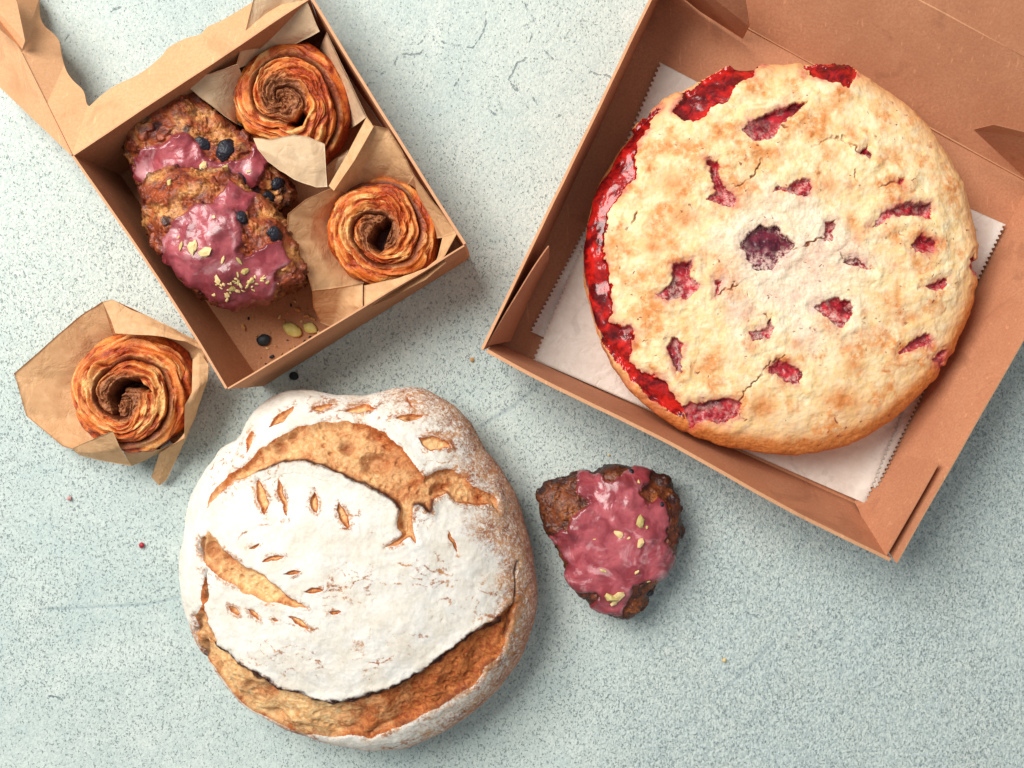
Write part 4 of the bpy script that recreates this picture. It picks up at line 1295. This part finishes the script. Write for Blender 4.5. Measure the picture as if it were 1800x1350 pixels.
# ------------------------------------------------------------------ small box
def build_small_box():
    root = thing('pastry_box', 'open brown kraft card box with window lid holding scones and rolls', 'box', U(490, 350, 0))
    z0, h = 0.12, 6.0
    k = MT['kraft2']
    FL, FF, FR, FB = U(212, 308, z0), U(462, 677, z0), U(822, 453, z0), U(570, 66, z0)
    L, Fr, R, T = U(130, 273, h), U(400, 681, h), U(815, 430, h), U(545, -2, h)
    V, F = grid_slab(bilin(FL, FF, FR, FB, 20, 20), -0.08)
    if V[len(V) // 2, 2] > V[0, 2]:
        pass
    mesh_obj('box_floor', V, F, k, root, smooth=False)

    def wall(a, b, c, d, t, seed, bow=0.0):
        P = bilin(a, b, c, d, 50, 14)
        out = np.cross(b - a, (0, 0, 1.0))
        out /= np.linalg.norm(out)
        u = np.linspace(0, 1, 50)[:, None]
        v = np.linspace(0, 1, 14)[None, :]
        P += (bow * np.sin(u * math.pi) * v ** 1.5)[..., None] * out
        V, F = grid_slab(P, t, 0.05, seed, flip=True)
        n0 = (V[len(V) // 2] - V[0]) @ out
        if n0 < 0:
            V, F = grid_slab(P, t, 0.05, seed)
        cut_edges(mesh_obj('wall', V, F, k, root, smooth=False), P)
    wall(FL, FF, Fr, L, 0.14, 1, -0.18)
    wall(FF, FR, R, Fr, 0.09, 2, 0.05)
    wall(FR, FB, T, R, 0.16, 3, -0.05)
    wall(FB, FL, L, T, 0.08, 4, 0.0)
    # inner corner tabs lying against the end walls
    for rows in ([[(600, 105, .4), (640, 175, .4)], [(556, 20, 5.6), (640, 155, 5.5)]],):
        G = sheet(rows, 14)
        V, F = grid_slab(G + np.array([0.08, 0.04, 0]), 0.06, 0.05, 9)
        mesh_obj('corner_tab', V, F, k, root, smooth=False)
    # lid: hinged along the back rim and dropped behind the box, with a wavy window
    hL, hT = U(127, 273, h), U(552, -8, h)
    ax = (hT - hL) / np.linalg.norm(hT - hL)
    best = min(np.linspace(0, 6, 300), key=lambda z: abs((U(38, 93, z) - hL) @ ax))
    dn = U(38, 93, best) - hL
    dn /= np.linalg.norm(dn)
    nrm = np.cross(ax, dn)
    if nrm[2] < 0:
        nrm = -nrm

    def onlid(px, py):
        o = np.array([0, 0, CAMH])
        r = U(px, py, 0) - o
        t = ((hL - o) @ nrm) / (r @ nrm)
        return o + r * t

    def L2(a, b):
        return hL + ax * a + dn * b
    W = np.linalg.norm(hT - hL)
    D = 15.0
    zr = best + 2.3                         # the card curls up towards the crease of the side flap
    e1 = U(38, 93, zr)
    e2 = hL + (e1 - hL) * 1.9
    outer = [hL, hT, L2(W, D), L2(2.0, D), e2, e1, (hL + e1) / 2]
    win_px = [(157, 187), (152, 181), (146, 159), (128, 141), (116, 123), (108, 96), (104, 73), (93, 58), (78, 45), (70, 28), (68, 0)]
    win2 = [(440, 6), (393, 34), (365, 47), (352, 60), (325, 68), (297, 83), (285, 97), (264, 116), (239, 133), (201, 151), (176, 169)]
    w1 = [onlid(*p) for p in win_px]
    w2 = [onlid(*p) for p in win2]

    def spl(P):
        P = np.array(P)
        s = np.linspace(0, len(P) - 1, (len(P) - 1) * 6 + 1)
        i = np.clip(s.astype(int), 0, len(P) - 2)
        f = (s - i)[:, None]
        g = lambda j: P[np.clip(j, 0, len(P) - 1)]
        p0, p1, p2, p3 = g(i - 1), g(i), g(i + 1), g(i + 2)
        return 0.5 * (2 * p1 + (p2 - p0) * f + (2 * p0 - 5 * p1 + 4 * p2 - p3) * f ** 2 + (3 * p1 - p0 - 3 * p2 + p3) * f ** 3)
    far = [L2(2.3, D - 1.8), L2(6, D - 2.2), L2(11, D - 1.7), L2(W - 2.2, D - 2.2), L2(W - 1.8, D - 6), L2(W - 2.3, 2.4)]
    hole = np.concatenate([spl(w1), spl(far), spl(w2)])
    V, F = poly_slab([outer, hole], -nrm * 0.06)
    mesh_obj('lid', V, F, MT['kraft_lid'], root, smooth=False)
    # side flap standing up from the lid's left edge
    fl = [hL, e1, e2]
    o1, o2 = U(127, 275, 6.0), U(0, 154, max(0.4, best - 0.6))
    o3 = fl[2] + (o2 - fl[1]) * 0.8
    C = np.array([[fl[0], fl[1], fl[2]], [(fl[0] + o1) / 2, (fl[1] + o2) / 2, (fl[2] + o3) / 2], [o1, o2, o3]])
    V, F = grid_slab(refine(C, 10), 0.05, 0.04, 15)
    mesh_obj('lid_flap', V, F, MT['kraft_lid'], root, smooth=False)
    t = np.linspace(0, 1, 24)[:, None]
    V, F = tube(fl[0] + (fl[1] - fl[0]) * t + nrm * 0.03, 0.045)
    mesh_obj('crease_glint', V, F, MT['edge'], root)  # pale bead paints in light caught along this fold
    # tucked corner tab of the lid, at the top left
    pts = [U(39, 86, zr + .1), U(44, 72, zr + .5), U(30, 4, zr + .2), U(8, -40, zr), U(-60, -40, zr + .6), U(-40, 20, zr + 1.1), U(0, 52, zr + .9)]
    V, F = poly_slab([pts], -nrm * 0.05)
    mesh_obj('lid_tab', V, F, MT['kraft_lid'], root, smooth=False)


build_small_box()

# ------------------------------------------------------------------ crumbs and nuts lying loose
UP = (0, 0, 1)


def loose(name, px, py, r, mat, label, cat, z=0.0, group=None, stretch=(1, 0.7, 0.5), seed=0, angular=True, sub=1):
    o = nugget(name, U(px, py, z), UP, r / PPC, MT[mat], None, seed, stretch, 0.0, angular, sub)
    return tag(o, label, cat, group)


ZF = 0.14
loose('pistachio_nut', 515, 580, 17, 'pistachio', 'larger green pistachio half lying on the small box floor', 'nut', ZF, None, (1, 0.6, 0.32), 1, False, 3)
loose('pistachio_nut', 546, 577, 12, 'pistachio', 'smaller green pistachio half beside the box front wall', 'nut', ZF, None, (1, 0.7, 0.35), 2, False, 3)
loose('berry_skin', 464, 598, 12, 'crumb_dark', 'black berry skin scrap lying on the small box floor', 'crumb', ZF, None, (1, 0.8, 0.3), 3, False, 3)
loose('berry_skin', 517, 661, 8, 'crumb_dark', 'black berry skin scrap on the table below the small box', 'crumb', 0, None, (1, 0.9, 0.3), 4, False, 3)
loose('fruit_crumb', 250, 958, 5, 'crumb_red', 'tiny dark red crumb on the table left of the loaf', 'crumb', 0, None, (1, 0.9, 0.6), 5, False, 2)
loose('glaze_crumb', 123, 876, 5, 'crumb_pink', 'tiny pale pink crumb on the table below the wrapped roll', 'crumb', 0, None, (1, 0.8, 0.6), 6)
loose('pastry_crumb', 1273, 1160, 4.5, 'nut', 'tiny yellow crumb alone on the lower right table', 'crumb', 0, None, (1, 0.9, 0.6), 7)
loose('pastry_crumb', 830, 632, 4.5, 'crumb_brown', 'tiny tan crumb on the table beside the pie box corner', 'crumb', 0, None, (1, 0.8, 0.6), 8)
loose('pastry_crumb', 1070, 800, 3, 'nut', 'tiny yellow crumb above the dark scone on the table', 'crumb', 0, None, (1, 0.8, 0.6), 9)
spots = [(428, 575, 7), (492, 557, 5), (500, 565, 3), (512, 537, 4), (524, 545, 6), (538, 556, 7), (550, 560, 6), (478, 627, 5), (484, 608, 4), (470, 612, 3),
         (495, 622, 3), (535, 600, 4), (517, 611, 4), (530, 565, 3), (445, 558, 3), (505, 598, 2.5), (460, 572, 2.5), (560, 585, 4), (488, 640, 4), (468, 640, 3), (505, 550, 3), (519, 530, 4), (450, 590, 3), (498, 632, 3), (540, 545, 3), (553, 572, 3), (481, 650, 3),
         (437, 560, 3), (508, 612, 2.5), (526, 590, 2.5), (474, 585, 2.5), (545, 592, 3), (458, 628, 2.5)]
for i, (x, y, r) in enumerate(spots):
    loose('pastry_crumb', x, y, r, ['crumb_brown', 'nut', 'crumb_brown', 'crumb_dark'][i % 4 if r < 6 else 0], 'tiny pastry crumb scattered on the bare floor of the small box', 'crumb', ZF,
          'crumbs on the floor of the small box', (1, RNG.uniform(0.4, 0.8), 0.5), 40 + i)
